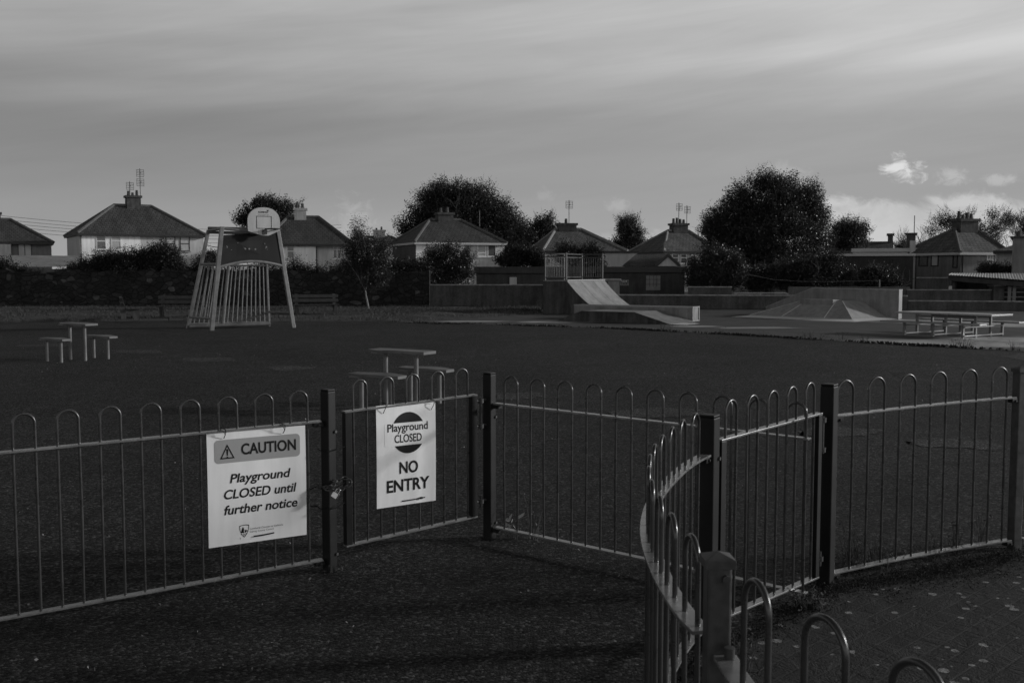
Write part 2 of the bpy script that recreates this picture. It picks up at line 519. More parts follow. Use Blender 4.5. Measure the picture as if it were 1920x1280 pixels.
# ------------------------------------------------------------------ mesh builder
class MB:
    def __init__(s):
        s.v, s.f, s.m, s.uv = [], [], [], {}

    def quad(s, *pts, mi=0):
        i = len(s.v)
        s.v += [Vector(p) for p in pts]
        s.f.append(tuple(range(i, i + len(pts))))
        s.m.append(mi)

    def hexa(s, p, mi=0):
        """8 corners: bottom ring 0-3 (ccw from above) then top ring 4-7"""
        i = len(s.v)
        s.v += [Vector(q) for q in p]
        for f in ((3, 2, 1, 0), (4, 5, 6, 7), (0, 1, 5, 4), (1, 2, 6, 5), (2, 3, 7, 6), (3, 0, 4, 7)):
            s.f.append(tuple(i + k for k in f))
            s.m.append(mi)

    def box(s, x0, x1, y0, y1, z0, z1, mi=0):
        s.hexa([(x0, y0, z0), (x1, y0, z0), (x1, y1, z0), (x0, y1, z0), (x0, y0, z1), (x1, y0, z1), (x1, y1, z1), (x0, y1, z1)], mi)

    def obox(s, c, ux, uy, hx, hy, z0, z1, mi=0):
        """box about plan point c with plan axes ux, uy (unit) and half sizes"""
        c, ux, uy = Vector((c[0], c[1], 0)), Vector((ux[0], ux[1], 0)), Vector((uy[0], uy[1], 0))
        r = [c - ux * hx - uy * hy, c + ux * hx - uy * hy, c + ux * hx + uy * hy, c - ux * hx + uy * hy]
        Z0, Z1 = Vector((0, 0, z0)), Vector((0, 0, z1))
        s.hexa([q + Z0 for q in r] + [q + Z1 for q in r], mi)

    def prism(s, prof, ex):
        """closed polygon prof (list of Vectors) swept by vector ex"""
        i, n = len(s.v), len(prof)
        ex = Vector(ex)
        s.v += [Vector(p) for p in prof] + [Vector(p) + ex for p in prof]
        s.f.append(tuple(range(i + n - 1, i - 1, -1)))
        s.f.append(tuple(range(i + n, i + 2 * n)))
        for k in range(n):
            s.f.append((i + k, i + (k + 1) % n, i + n + (k + 1) % n, i + n + k))
        s.m += [0] * (n + 2)

    def tube(s, pts, r, seg=8, r1=None, cap=True, closed=False):
        pts = [Vector(p) for p in pts]
        n = len(pts)
        base = len(s.v)
        ref = None
        for k, p in enumerate(pts):
            if closed:
                tg = (pts[(k + 1) % n] - pts[k - 1]).normalized()
            else:
                tg = (pts[min(k + 1, n - 1)] - pts[max(k - 1, 0)]).normalized()
            if ref is None:
                ref = Vector((0, 0, 1)) if abs(tg.z) < .9 else Vector((1, 0, 0))
                ref = (ref - tg * ref.dot(tg)).normalized()
            else:
                ref = (ref - tg * ref.dot(tg))
                ref = ref.normalized() if ref.length > 1e-6 else Vector((1, 0, 0))
            bi = tg.cross(ref)
            rr = r if r1 is None else r + (r1 - r) * k / max(1, n - 1)
            for q in range(seg):
                a = 2 * math.pi * q / seg
                s.v.append(p + (ref * math.cos(a) + bi * math.sin(a)) * rr)
        rings = n if closed else n - 1
        for k in range(rings):
            a0, a1 = base + k * seg, base + ((k + 1) % n) * seg
            for q in range(seg):
                s.f.append((a0 + q, a0 + (q + 1) % seg, a1 + (q + 1) % seg, a1 + q))
                s.m.append(0)
        if cap and not closed:
            s.f.append(tuple(base + q for q in range(seg - 1, -1, -1)))
            s.f.append(tuple(base + (n - 1) * seg + q for q in range(seg)))
            s.m += [0, 0]

    def flat(s, pts, wd, th):
        """flat bar lying level along a path"""
        pts = [Vector(p) for p in pts]
        n, base = len(pts), len(s.v)
        for k, p in enumerate(pts):
            tg = pts[min(k + 1, n - 1)] - pts[max(k - 1, 0)]
            sd = Vector((-tg.y, tg.x, 0)).normalized() * wd / 2
            up = Vector((0, 0, th / 2))
            s.v += [p - sd - up, p + sd - up, p + sd + up, p - sd + up]
        for k in range(n - 1):
            a, b = base + 4 * k, base + 4 * k + 4
            for q in range(4):
                s.f.append((a + q, b + q, b + (q + 1) % 4, a + (q + 1) % 4))
                s.m.append(0)
        s.f.append((base, base + 1, base + 2, base + 3))
        e = base + 4 * (n - 1)
        s.f.append((e + 3, e + 2, e + 1, e))
        s.m += [0, 0]

    def build(s, name, material, parent=None, smooth=False, bevel=0.0, org=None):
        me = bpy.data.meshes.new(name)
        o_ = Vector(org) if org is not None else (Vector(parent['_o']) if parent is not None and '_o' in parent.keys() else Vector((0, 0, 0)))
        me.from_pydata([tuple(p - o_) for p in s.v], [], s.f)
        ms = material if isinstance(material, (list, tuple)) else [material]
        for q in ms:
            me.materials.append(q)
        if len(ms) > 1:
            me.polygons.foreach_set('material_index', s.m)
        if smooth:
            me.polygons.foreach_set('use_smooth', [True] * len(me.polygons))
        me.update()
        ob = bpy.data.objects.new(name, me)
        COL.objects.link(ob)
        if parent is not None:
            ob.parent = parent
            ob['_o'] = (o_.x, o_.y, o_.z)
        elif org is not None:
            ob.location = o_
            ob['_o'] = (o_.x, o_.y, o_.z)
        if smooth:
            try:
                me.set_sharp_from_angle(angle=R(40))
            except Exception:
                pass
        if bevel:
            md = ob.modifiers.new('bevel', 'BEVEL')
            md.width = bevel
            md.segments = 2
            md.limit_method = 'ANGLE'
        return ob


def tag(o, label=None, cat=None, group=None, kind=None):
    if label:
        o['label'] = label
    if cat:
        o['category'] = cat
    if group:
        o['group'] = group
    if kind:
        o['kind'] = kind
    return o


def thing(name, loc, label, cat, group=None, world=True):
    """Empty at the thing's base; children are meshed in world coordinates unless world is False"""
    o = bpy.data.objects.new(name, None)
    o.empty_display_size = .1
    o.location = loc
    o['_o'] = tuple(loc) if world else (0, 0, 0)
    COL.objects.link(o)
    return tag(o, label, cat, group)


def copy_tree(o, parent=None):
    c = o.copy()
    COL.objects.link(c)
    if parent is not None:
        c.parent = parent
    for ch in list(o.children):
        copy_tree(ch, c)
    return c


def sheet(name, pts, z, m, kind='structure', sub=0):
    b = MB()
    b.quad(*[(p[0], p[1], z) for p in pts])
    o = b.build(name, m)
    return tag(o, kind=kind)


# ------------------------------------------------------------------ ground
sheet('ground', [(-900, -60), (900, -60), (900, 1500), (-900, 1500)], -.03, M_EARTH)
sheet('asphalt_court', [(-32, -3), (32, -3), (32, 44.5), (-32, 44.5)], 0.0, M_ASPH)

# concrete skate slab, ragged front edge
fr = [(730, 603), (800, 606), (900, 607.5), (1000, 611), (1100, 614), (1180, 617), (1250, 621), (1330, 625), (1400, 629), (1500, 635), (1600, 641), (1700, 646.5), (1800, 652), (1920, 659), (2100, 668)]
pts = [gp(*p) for p in fr]
dense = []
for a, b_ in zip(pts[:-1], pts[1:]):
    for k in range(5):
        q = a.lerp(b_, k / 5)
        dense.append(Vector((q.x, q.y + random.uniform(-.16, .16), 0)))
dense.append(pts[-1])
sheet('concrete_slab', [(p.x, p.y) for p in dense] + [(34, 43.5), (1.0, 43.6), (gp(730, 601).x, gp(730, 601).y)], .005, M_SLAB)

# block paving on the near side of the curved railing
P_A, P_B, P_C, P_D, P_E, P_F = gp(619, 1070), gp(918, 1008), Vector((.886, 4.43, 0)), gp(1547, 1095), gp(1901, 1028), Vector((.458, 2.177, 0))
ARC = [P_F + Vector((-.012, .03, 0))] + [Vector((x, y, 0)) for x, y in ((.424, 2.311), (.409, 2.524), (.408, 2.733), (.415, 2.934), (.434, 3.129), (.464, 3.313), (.506, 3.503), (.562, 3.697), (.629, 3.886), (.705, 4.081), (.791, 4.265))] + [P_C]
pv = [(p.x + .02, p.y) for p in ARC] + [(P_D.x - .02, P_D.y - .10), (P_D.x + .9, P_D.y + .12), (P_E.x, P_E.y - .12), (P_E.x + 1.6, P_E.y - .1), (9, 6.3), (9, -2.5), (1.1, -2.5), (.75, 1.2)]
sheet('block_paving', pv, .006, M_PAVE)

# repaired asphalt patches, slightly proud and paler
for pl in ([(210, 657), (300, 656), (302, 661), (215, 662)], [(345, 671), (430, 669), (450, 677), (345, 678)], [(490, 688), (565, 685), (592, 690), (530, 697)],
           [(40, 646), (130, 645), (128, 650), (30, 650)], [(926, 737), (1010, 736), (1018, 744), (930, 752)], [(1140, 772), (1200, 765), (1320, 768), (1330, 780), (1260, 783), (1150, 781)],
           [(1500, 803), (1580, 800), (1655, 806), (1640, 815), (1560, 820), (1500, 817)], [(1705, 828), (1745, 822), (1850, 826), (1888, 836), (1860, 843), (1715, 835)],
           [(1875, 668), (1920, 662), (1960, 672), (1925, 676)]):
    q = [gp(*p) for p in pl]
    ring = []
    for a, b_ in zip(q, q[1:] + q[:1]):
        for k in range(6):
            r_ = a.lerp(b_, k / 6)
            j = .012 * a.length ** .5
            ring.append((r_.x + random.uniform(-j, j), r_.y + random.uniform(-j, j) * 2))
    sheet('asphalt_patch', ring, .004, M_PATCH)

# grass verge: low rough bank along the walls
vb = MB()
va = [(-40, 603), (60, 604), (130, 605), (250, 602), (330, 601), (420, 604), (560, 602), (700, 602), (790, 603), (860, 600), (940, 594), (1010, 588.5)]
NX = 150
fronts = []
for k in range(NX + 1):
    px = -60 + (1015 + 60) * k / NX
    for a, b_ in zip(va[:-1], va[1:]):
        if a[0] <= px <= b_[0] or (px < va[0][0] and a == va[0]):
            f_ = (px - a[0]) / (b_[0] - a[0])
            y = a[1] + (b_[1] - a[1]) * max(0, f_)
    p = gp(px, y)
    fronts.append((p.x, p.y + random.uniform(-.18, .18)))
rows = 10
for r_ in range(rows):
    for k in range(NX):
        qs = []
        for (kk, rr) in ((k, r_), (k + 1, r_), (k + 1, r_ + 1), (k, r_ + 1)):
            x0, y0 = fronts[kk]
            x1, y1 = x0 * 47.5 / y0, 47.5
            t_ = rr / rows
            x, y = x0 + (x1 - x0) * t_, y0 + (y1 - y0) * t_
            h = .012 + .10 * math.sin(min(1, t_ * 2.2) * math.pi / 2) + .035 * math.sin(x * 1.7 + y) * math.sin(y * 1.3 - x * .6) * min(1, t_ * 4)
            qs.append((x, y, h if rr else .002))
        vb.quad(*qs)
verge = vb.build('grass_verge', M_GRASS, smooth=True)
bpy.context.view_layer.update()
tag(verge, kind='structure')


# ------------------------------------------------------------------ leaf masses
def leaf_mesh(name, C, size, material, parent=None, up=.2, asp=.5, org=None, kind=None):
    """one small folded leaf (two triangles each side of a midrib) at each row of C"""
    n = len(C)
    d = np.random.normal(size=(n, 3))
    d[:, 2] += up
    d /= np.linalg.norm(d, axis=1)[:, None]
    q = np.random.normal(size=(n, 3))
    sd = np.cross(d, q)
    sd /= np.linalg.norm(sd, axis=1)[:, None]
    nm = np.cross(d, sd)
    sz = (size * np.random.uniform(.6, 1.35, n))[:, None]
    v = np.empty((n, 4, 3))
    v[:, 0] = C - d * sz * .5
    v[:, 1] = C + sd * sz * asp * .5 + nm * sz * .10
    v[:, 2] = C + d * sz * .5
    v[:, 3] = C - sd * sz * asp * .5 + nm * sz * .10
    o_ = np.array(parent['_o']) if parent is not None else (np.array(org) if org is not None else np.zeros(3))
    v -= o_
    me = bpy.data.meshes.new(name)
    me.vertices.add(n * 4)
    me.vertices.foreach_set('co', v.reshape(-1))
    me.loops.add(n * 4)
    me.loops.foreach_set('vertex_index', np.arange(n * 4, dtype=np.int32))
    me.polygons.add(n)
    me.polygons.foreach_set('loop_start', np.arange(0, n * 4, 4, dtype=np.int32))
    me.polygons.foreach_set('loop_total', np.full(n, 4, dtype=np.int32))
    me.update(calc_edges=True)
    me.materials.append(material)
    o = bpy.data.objects.new(name, me)
    COL.objects.link(o)
    if parent is not None:
        o.parent = parent
        o['_o'] = tuple(parent['_o'])
    elif org is not None:
        o.location = org
    return o


def crown_pts(blobs, n, clump, per, shell=.55):
    """leaf positions: boughs spread over ellipsoids, twig clumps on each bough, leaves on each twig; gaps stay between boughs"""
    vol = np.array([b[3] * b[4] * b[5] for b in blobs]) ** .75
    vol /= vol.sum()
    out = []
    nc = max(1, n // per)
    lobes = []
    for b in blobs:
        k = 16
        d = np.random.normal(size=(k, 3))
        d /= np.linalg.norm(d, axis=1)[:, None]
        rr = np.random.uniform(.45, .80, k)[:, None]
        rad = np.array(b[3:6])
        lobes.append((np.array(b[:3]) + d * rr * rad, d, rad * .34 + clump * .5))
    for b in np.random.choice(len(blobs), nc, p=vol):
        cs, ds, rad = lobes[b]
        if np.random.random() < .80:
            q = np.random.randint(len(cs))
            g = np.random.normal(size=3)
            g *= np.random.uniform(.25, 1.0) ** .5 / np.linalg.norm(g)
            c, d = cs[q] + g * rad, ds[q] * .6 + g * .6
        else:
            d = np.random.normal(size=3)
            d /= np.linalg.norm(d)
            c = np.array(blobs[b][:3]) + d * np.random.uniform(0, .85) * np.array(blobs[b][3:6])
        k = np.random.poisson(per)
        if k:
            ax = d * .9 + np.array([0, 0, .5])
            out.append(c + np.random.uniform(-1, 1, size=(k, 3)) * clump * .8 + np.outer(np.random.uniform(-1, 1.7, k), ax) * clump)
    return np.concatenate(out)


def blob(pxc, pyc, rx, ry, Y, dep=.8, dy=0.0):
    c = zp(pxc, pyc, Y + dy)
    s_ = Y / F
    return (c.x, c.y, c.z, rx * s_, max(rx, ry) * s_ * dep, ry * s_)


def limbs(b, p, d, ln, r, depth, spread=.6, ups=.25):
    """tapering branching limbs"""
    pts = [p]
    q, dd = Vector(p), Vector(d).normalized()
    for k in range(4):
        dd = (dd + Vector((random.gauss(0, .12), random.gauss(0, .12), random.gauss(0, .06) + ups * .15))).normalized()
        q = q + dd * ln / 4
        pts.append(q.copy())
    b.tube(pts, r, 6, r * .62, cap=depth == 0)
    if depth > 0:
        for k in range(random.choice((2, 3, 3))):
            nd = (dd + Vector((random.gauss(0, spread), random.gauss(0, spread), random.gauss(0, spread * .5) + ups))).normalized()
            limbs(b, pts[random.choice((2, 3, 4, 4))], nd, ln * random.uniform(.6, .8), r * .58, depth - 1, spread, ups)


def tree(name, label, base, blobs, n, leaf, lm, clump, per, trunk_r, trunk_h, group=None, bark=None, depth=4, cat='tree', shell=.55, spread=.6, lean=(0, 0, 1), stems=1, dens=6.0):
    o = thing(name, base, label, cat, group)
    b = MB()
    for k in range(stems):
        ln = Vector(lean) if stems == 1 else Vector((random.gauss(0, .28), random.gauss(0, .28), 1))
        limbs(b, Vector(base) + Vector((random.uniform(-.1, .1) * (stems > 1), random.uniform(-.1, .1) * (stems > 1), -.05)), ln, trunk_h, trunk_r, depth, spread)
    b.build('trunk' if cat == 'tree' else 'stem', bark or M_BARK, o, smooth=True)
    b = MB()
    cp = crown_pts(blobs, int(n * dens), clump, int(per * 1.8), shell)
    cen = cp.mean(axis=0)
    far = np.linalg.norm((cp - cen) / cp.std(axis=0), axis=1)
    edge = np.where((far > np.quantile(far, .90)) & (cp[:, 2] > cen[2] - .3 * cp[:, 2].std()))[0]
    for k in np.random.choice(edge, min(len(edge), 170 if trunk_r > .1 else 60), replace=False):
        p = Vector(cp[k])
        dv = (p - Vector(cen)).normalized() * .8 + Vector((random.gauss(0, .35), random.gauss(0, .35), .45 + random.gauss(0, .25)))
        dv.normalize()
        ln_ = clump * random.uniform(2.0, 4.0)
        bend = Vector((random.gauss(0, .15), random.gauss(0, .15), .1)) * ln_
        b.tube([p - dv * ln_ * .8, p - dv * ln_ * .2 + bend * .3, p + dv * ln_ * .35 + bend], clump * .055, 3, clump * .018, cap=False)
    b.build('twigs', bark or M_BARK, o, smooth=True)
    leaf_mesh('crown' if cat == 'tree' else 'foliage', cp, leaf * .48, lm, o)
    return o


# ------------------------------------------------------------------ fences
def va(p, q, t):
    return p + (q - p) * t


def smooth_path(pts, per=8):
    P = [Vector(p) for p in pts]
    if len(P) == 2:
        return P
    out = []
    for k in range(len(P) - 1):
        p0, p1, p2, p3 = P[max(k - 1, 0)], P[k], P[k + 1], P[min(k + 2, len(P) - 1)]
        for j in range(per):
            t = j / per
            out.append(.5 * ((2 * p1) + (-p0 + p2) * t + (2 * p0 - 5 * p1 + 4 * p2 - p3) * t * t + (-p0 + 3 * p1 - 3 * p2 + p3) * t ** 3))
    out.append(P[-1])
    return out


class Path:
    def __init__(s, pts):
        s.p = smooth_path(pts)
        s.L = [0]
        for a, b in zip(s.p[:-1], s.p[1:]):
            s.L.append(s.L[-1] + (b - a).length)
        s.len = s.L[-1]

    def at(s, d):
        for k in range(len(s.p) - 1):
            if d <= s.L[k + 1] or k == len(s.p) - 2:
                t = (d - s.L[k]) / max(1e-9, s.L[k + 1] - s.L[k])
                return s.p[k] + (s.p[k + 1] - s.p[k]) * t

    def sub(s, d0, d1, n=2):
        n = max(n, 2 if len(s.p) == 2 else 28)
        return [s.at(d0 + (d1 - d0) * k / (n - 1)) for k in range(n)]


BAR_R = .0068


def hoop_mb(p1, p2, zb, ztop, jig=0.0):
    b = MB()
    p1, p2 = Vector((p1.x, p1.y, 0)), Vector((p2.x, p2.y, 0))
    rad = (p2 - p1).length / 2
    mid = (p1 + p2) / 2
    ax = (p2 - p1).normalized()
    zc = ztop - rad * 1.02
    j = Vector((random.gauss(0, 1), random.gauss(0, 1), 0)) * jig
    pts = [p1 + Vector((0, 0, zb)), p1 + j + Vector((0, 0, (zb + zc) / 2)), p1 + Vector((0, 0, zc))]
    for k in range(1, 14):
        a = math.pi * (1 - k / 14)
        pts.append(mid + ax * rad * math.cos(a) + Vector((0, 0, zc + rad * math.sin(a) * 1.02)))
    j = Vector((random.gauss(0, 1), random.gauss(0, 1), 0)) * jig
    pts += [p2 + Vector((0, 0, zc)), p2 + j + Vector((0, 0, (zb + zc) / 2)), p2 + Vector((0, 0, zb))]
    b.tube(pts, BAR_R, 10)
    return b


def panel(label, pts, d0, d1, nh, first, zt, zb, rise=.178, sp=None, lug=(1, 1), group='hoop topped railing panels', rail_w=.045, name='railing_panel', cat='railing', extra=None, jig=.0015):
    """rails from arc length d0 to d1; nh hoops, the first bar at 'first'; zt/zb rail heights at both ends"""
    P = Path(pts)
    if d1 is None or d1 <= 0:
        d1 = P.len + (d1 or 0)
    o = thing(name, (P.at(d0).x, P.at(d0).y, 0), label, cat, group)

    def zz(pair, d):
        return pair[0] + (pair[1] - pair[0]) * (d - d0) / (d1 - d0)
    b = MB()
    b.flat([Vector((p.x, p.y, zz(zt, d0 + (d1 - d0) * k / (len(P.sub(d0, d1)) - 1)))) for k, p in enumerate(P.sub(d0, d1))], rail_w, .010)
    b.build('top_rail', M_RAIL, o, bevel=.0015)
    b = MB()
    b.flat([Vector((p.x, p.y, zz(zb, d0 + (d1 - d0) * k / (len(P.sub(d0, d1)) - 1)))) for k, p in enumerate(P.sub(d0, d1))], rail_w, .010)
    b.build('bottom_rail', M_RAIL, o, bevel=.0015)
    if sp is None:
        sp = (d1 - first - .05 - first * 0) / (2 * nh - 1)
    for k in range(nh):
        a, c = first + 2 * k * sp, first + (2 * k + 1) * sp
        m_ = (a + c) / 2
        hoop_mb(P.at(a), P.at(c), zz(zb, m_) - .004, zz(zt, m_) + rise, jig).build('hoop', M_PAINT, o, smooth=True)
    return o, P


def post(label, c, h, s=.085, psi=45, m=M_POST, cap=0, group='square steel gate and fence posts', name='fence_post', bolts=()):
    al = math.degrees(math.atan2(c.x, c.y))
    yaw = R(psi - al)
    ux, uy = Vector((math.cos(yaw), math.sin(yaw), 0)), Vector((-math.sin(yaw), math.cos(yaw), 0))
    o = thing(name, (c.x, c.y, 0), label, 'post', group)
    b = MB()
    b.obox((c.x, c.y), ux, uy, s / 2, s / 2, -.05, h - (.022 if cap else .012))
    b.build('shaft', m, o, bevel=.006)
    b = MB()
    if cap:
        e = s / 2 + .007
        b.obox((c.x, c.y), ux, uy, e, e, h - .024, h - .004)
        i = len(b.v)
        C = Vector((c.x, c.y, 0))
        for sx_, sy_ in ((-1, -1), (1, -1), (1, 1), (-1, 1)):
            b.v.append(C + ux * e * sx_ + uy * e * sy_ + Vector((0, 0, h - .004)))
        b.v.append(C + Vector((0, 0, h + .010)))
        for k in range(4):
            b.f.append((i + k, i + (k + 1) % 4, i + 4))
            b.m.append(0)
        b.build('post_cap', m, o, bevel=.0012)
    else:
        b.obox((c.x, c.y), ux, uy, s / 2 - .001, s / 2 - .001, h - .012, h)
        b.build('post_cap', m, o, bevel=.005)
    for (fx, fz) in bolts:
        b = MB()
        p = Vector((c.x, c.y, 0)) - uy * (s / 2 + .004) + ux * fx
        b.tube([p + uy * .006 + Vector((0, 0, fz)), p - uy * .006 + Vector((0, 0, fz))], .009, 8)
        b.build('bolt', M_CHAIN, o, smooth=True)
    o['_ax'] = (ux.x, ux.y, uy.x, uy.y)
    return o


def lugs(o, p, dr, zs):
    """rail fixing plates where a rail meets its post"""
    for z in zs:
        b = MB()
        n = Vector((-dr.y, dr.x, 0))
        b.obox((p.x, p.y), dr, n, .028, .020, z - .030, z - .0065)
        b.tube([p + n * .028 + Vector((0, 0, z - .02)), p - n * .028 + Vector((0, 0, z - .02))], .007, 8)
        b.build('rail_bracket', M_POST, o, bevel=.002)


HA, HB, HC, HD, HE, HF = 1.04, 1.062, 1.06, 1.098, 1.113, 1.070
post('dark square post between the caution sign and the locked gate', P_A, HA, s=.062, psi=45, bolts=((.02, .80), (.02, .1)))
post('dark square hinge post at the right of the no entry gate', P_B, HB, s=.062, psi=56, bolts=((.02, .78), (.02, .1)))
post('dark square post where the curved railing meets the unsigned gate', P_C, HC, s=.074, psi=69, bolts=((.02, .86),))
post('black hinge post at the right of the unsigned gate', P_D, HD, s=.075, psi=71)
post('worn pale grey post with flat cap at the right edge of photo', P_E, HE, s=.060, psi=43, m=M_GALV, cap=1)
post('nearest post, with a shallow pyramid cap, in the foreground', P_F, HF, s=.054, psi=13, m=M_GALV, cap=1, bolts=((.012, HF - .045),))

# panel with the caution sign: runs off the left edge
A0 = gp(600, 1070)
L0 = Vector((-2.45, 4.70, 0))
d1v = (L0 - P_A).normalized()
LEFT_END = P_A + d1v * 2.45
ln1 = 2.45
p1, PATH1 = panel('railing panel carrying the caution sign, running off the left edge', [P_A, LEFT_END], .045, ln1, 11, .121, (.862, .822), (.074, .007), sp=.098)
lugs(p1, P_A + d1v * .062, d1v, (.862, .074))

# gate with the no entry sign
G0, G1 = va(P_A, P_B, .085), va(P_A, P_B, .905)


def gate(label, pa, pb, za, zb_, nh, hinge_post, hinge_side, group='hoop topped gates'):
    """za/zb_ = (bottom, top) rail heights at both ends"""
    o = thing('gate', (pa.x, pa.y, 0), label, 'gate', group)
    dr = (pb - pa).normalized()
    n = Vector((-dr.y, dr.x, 0))
    L = (pb - pa).length
    for nm, i in (('top_rail', 1), ('bottom_rail', 0)):
        b = MB()
        b.flat([pa + Vector((0, 0, za[i])), pb + Vector((0, 0, zb_[i]))], .042, .010)
        b.build(nm, M_RAIL, o, bevel=.0015)
    for p, z, dd in ((pa, za, 1), (pb, zb_, -1)):
        b = MB()
        c = p + dr * .021 * dd
        b.obox((c.x, c.y), dr, n, .020, .020, z[0] + .0055, z[1] - .0055)
        b.build('stile', M_POST, o, bevel=.002)
    first, last = .062, L - .062
    sp = (last - first) / (2 * nh - 1)
    for k in range(nh):
        a, c = first + 2 * k * sp, first + (2 * k + 1) * sp
        t = (a + c) / 2 / L
        hoop_mb(pa + dr * a, pa + dr * c, va(za[0], zb_[0], t) - .004, va(za[1], zb_[1], t) + .172, .001).build('hoop', M_PAINT, o, smooth=True)
    # hinge: two eyes bolted to the stile round a pin rod standing by the post
    hp, st = Vector((hinge_post.x, hinge_post.y, 0)), (pb if hinge_side else pa)
    hz = zb_ if hinge_side else za
    pin = va(hp, st, .62)
    for (z0, z1) in ((hz[1] - .22, hz[1] - .02), (hz[0] + .05, hz[0] + .13)):
        b = MB()
        b.tube([pin + Vector((0, 0, z0)), pin + Vector((0, 0, z1))], .010, 8)
        for z in ((z0 + .02, z1 - .02) if z1 - z0 > .1 else ((z0 + z1) / 2,)):
            b.tube([pin + Vector((0, 0, z - .013)), pin + Vector((0, 0, z + .013))], .019, 10)
            b.tube([st + Vector((0, 0, z)), pin + Vector((0, 0, z))], .008, 8)
            b.tube([hp + (st - hp).normalized() * .02 + Vector((0, 0, z + .004)), pin + Vector((0, 0, z + .004))], .009, 8)
        b.build('hinge', M_CHAIN, o, smooth=True)
    return o, dr, n


g1, g1d, g1n = gate('locked gate carrying the no entry sign', G0, G1, (.128, .902), (.158, .928), 5, P_B, True)
lock_z = .10
# panel from the hinge post towards the right foreground
P2E = Vector((1.50, 4.97, 0))
d2v = (P2E - P_B).normalized()
p2, PATH2 = panel('railing panel between the no entry gate and the unsigned gate', [P_B, P2E], .045, None, 10, .122, (.868, .856), (.078, .063), sp=.1025)
lugs(p2, P_B + d2v * .062, d2v, (.868, .078))

# curved panel in front
p3, PATH3 = panel('S shaped curved railing panel in the foreground', ARC, .03, -.045, 11, .060, (.872, .882), (.09, .10), rise=.203, sp=.1007, rail_w=.052)
dc = (P_C - ARC[-2]).normalized()
lugs(p3, P_C - dc * .062, dc, (.882, .10))

# panel running out of the bottom of the frame towards the camera
p4, PATH4 = panel('railing panel beside the nearest post, running out below the frame', [P_F + Vector((.012, -.03, 0)), Vector((.482, 1.939, 0)), Vector((.556, 1.735, 0)), Vector((.644, 1.522, 0)), Vector((.75, 1.30, 0)), Vector((.87, 1.08, 0))], .0, None, 4, .155, (.850, .850), (.09, .09), rise=.235, sp=.110, rail_w=.052)
bq = MB()
q = P_F + Vector((.018, -.052, .868))
bq.tube([q - Vector((0, 0, .012)), q + Vector((0, 0, .012))], .012, 10)
bq.build('bolt', M_CHAIN, p4, smooth=True)

# second gate
g2d = (P_D - P_C).normalized()
K0, K1 = P_C + g2d * .075, P_D - g2d * .115
gate('gate without a sign, between the two black posts', K0, K1, (.098, .932), (.069, .950), 5, P_D, True)

# panels to the right
d5v = (P_E - P_D).normalized()
n5 = Vector((-d5v.y, d5v.x, 0))
mid5 = va(P_D, P_E, .5) + n5 * .030
p5, PATH5 = panel('railing panel between the black hinge post and the worn grey post', [P_D, va(P_D, P_E, .25) + n5 * .022, mid5, va(P_D, P_E, .75) + n5 * .022, P_E], .045, -.045, 6, .062, (.919, .937), (.056, .060), rise=.188, sp=.1255)
lugs(p5, P_D + d5v * .062, d5v, (.919, .056))
lugs(p5, P_E - d5v * .060, d5v, (.937, .060))
P6E = P_E + Vector((1.5, .25, 0))
p6, PATH6 = panel('railing panel just entering at the right edge, beyond the worn post', [P_E, P6E], .045, None, 6, .16, (.937, .94), (.060, .060), rise=.188, sp=.11)


# ------------------------------------------------------------------ writing
def text_mb(body, x0, x1, z0, cap, off=0.0, shear=0.0, y=0.0, space=1.0):
    """flat lettering between x0 and x1 with its baseline at z0 and capitals 'cap' tall, facing -Y"""
    cu = bpy.data.curves.new('lettering', 'FONT')
    cu.body = body
    cu.offset = off
    cu.shear = shear
    cu.space_character = space
    cu.resolution_u = 5
    ob = bpy.data.objects.new('lettering', cu)
    COL.objects.link(ob)
    dg = bpy.context.evaluated_depsgraph_get()
    ev = ob.evaluated_get(dg)
    me = ev.to_mesh()
    vs = [v.co.copy() for v in me.vertices]
    fs = [tuple(p.vertices) for p in me.polygons]
    ev.to_mesh_clear()
    bpy.data.objects.remove(ob)
    # cap height measured on an H
    cu.body = 'H'
    ob = bpy.data.objects.new('lettering', cu)
    COL.objects.link(ob)
    dg = bpy.context.evaluated_depsgraph_get()
    ev = ob.evaluated_get(dg)
    m2 = ev.to_mesh()
    hz = [v.co.y for v in m2.vertices]
    hb, ht = min(hz), max(hz)
    ev.to_mesh_clear()
    bpy.data.objects.remove(ob)
    bpy.data.curves.remove(cu)
    xa, xb = min(v.x for v in vs), max(v.x for v in vs)
    b = MB()
    for v in vs:
        b.v.append(Vector((x0 + (v.x - xa) / (xb - xa) * (x1 - x0), y, z0 + (v.y - hb) / (ht - hb) * cap)))
    b.f = fs
    b.m = [0] * len(fs)
    return b


def merge(*bs):
    o = MB()
    for b in bs:
        i = len(o.v)
        o.v += b.v
        o.f += [tuple(k + i for k in f) for f in b.f]
        o.m += b.m
    return o


def ellipse_cut(cx, cz, rx, rz, lo, hi, y):
    """part of an ellipse between two chords (in units of rz)"""
    b = MB()
    pts = []
    a0, a1 = math.asin(lo), math.asin(hi)
    N = 24
    for k in range(N + 1):
        a = a0 + (a1 - a0) * k / N
        pts.append((cx + rx * math.cos(a), y, cz + rz * math.sin(a)))
    for k in range(N, -1, -1):
        a = a0 + (a1 - a0) * k / N
        pts.append((cx - rx * math.cos(a), y, cz + rz * math.sin(a)))
    b.quad(*pts)
    return b


def rrect(x0, x1, z0, z1, r, y):
    b = MB()
    pts = []
    for (cx, cz, a0) in ((x1 - r, z1 - r, 0), (x0 + r, z1 - r, 90), (x0 + r, z0 + r, 180), (x1 - r, z0 + r, 270)):
        for k in range(6):
            a = R(a0 + 18 * k)
            pts.append((cx + r * math.cos(a), y, cz + r * math.sin(a)))
    b.quad(*pts)
    return b


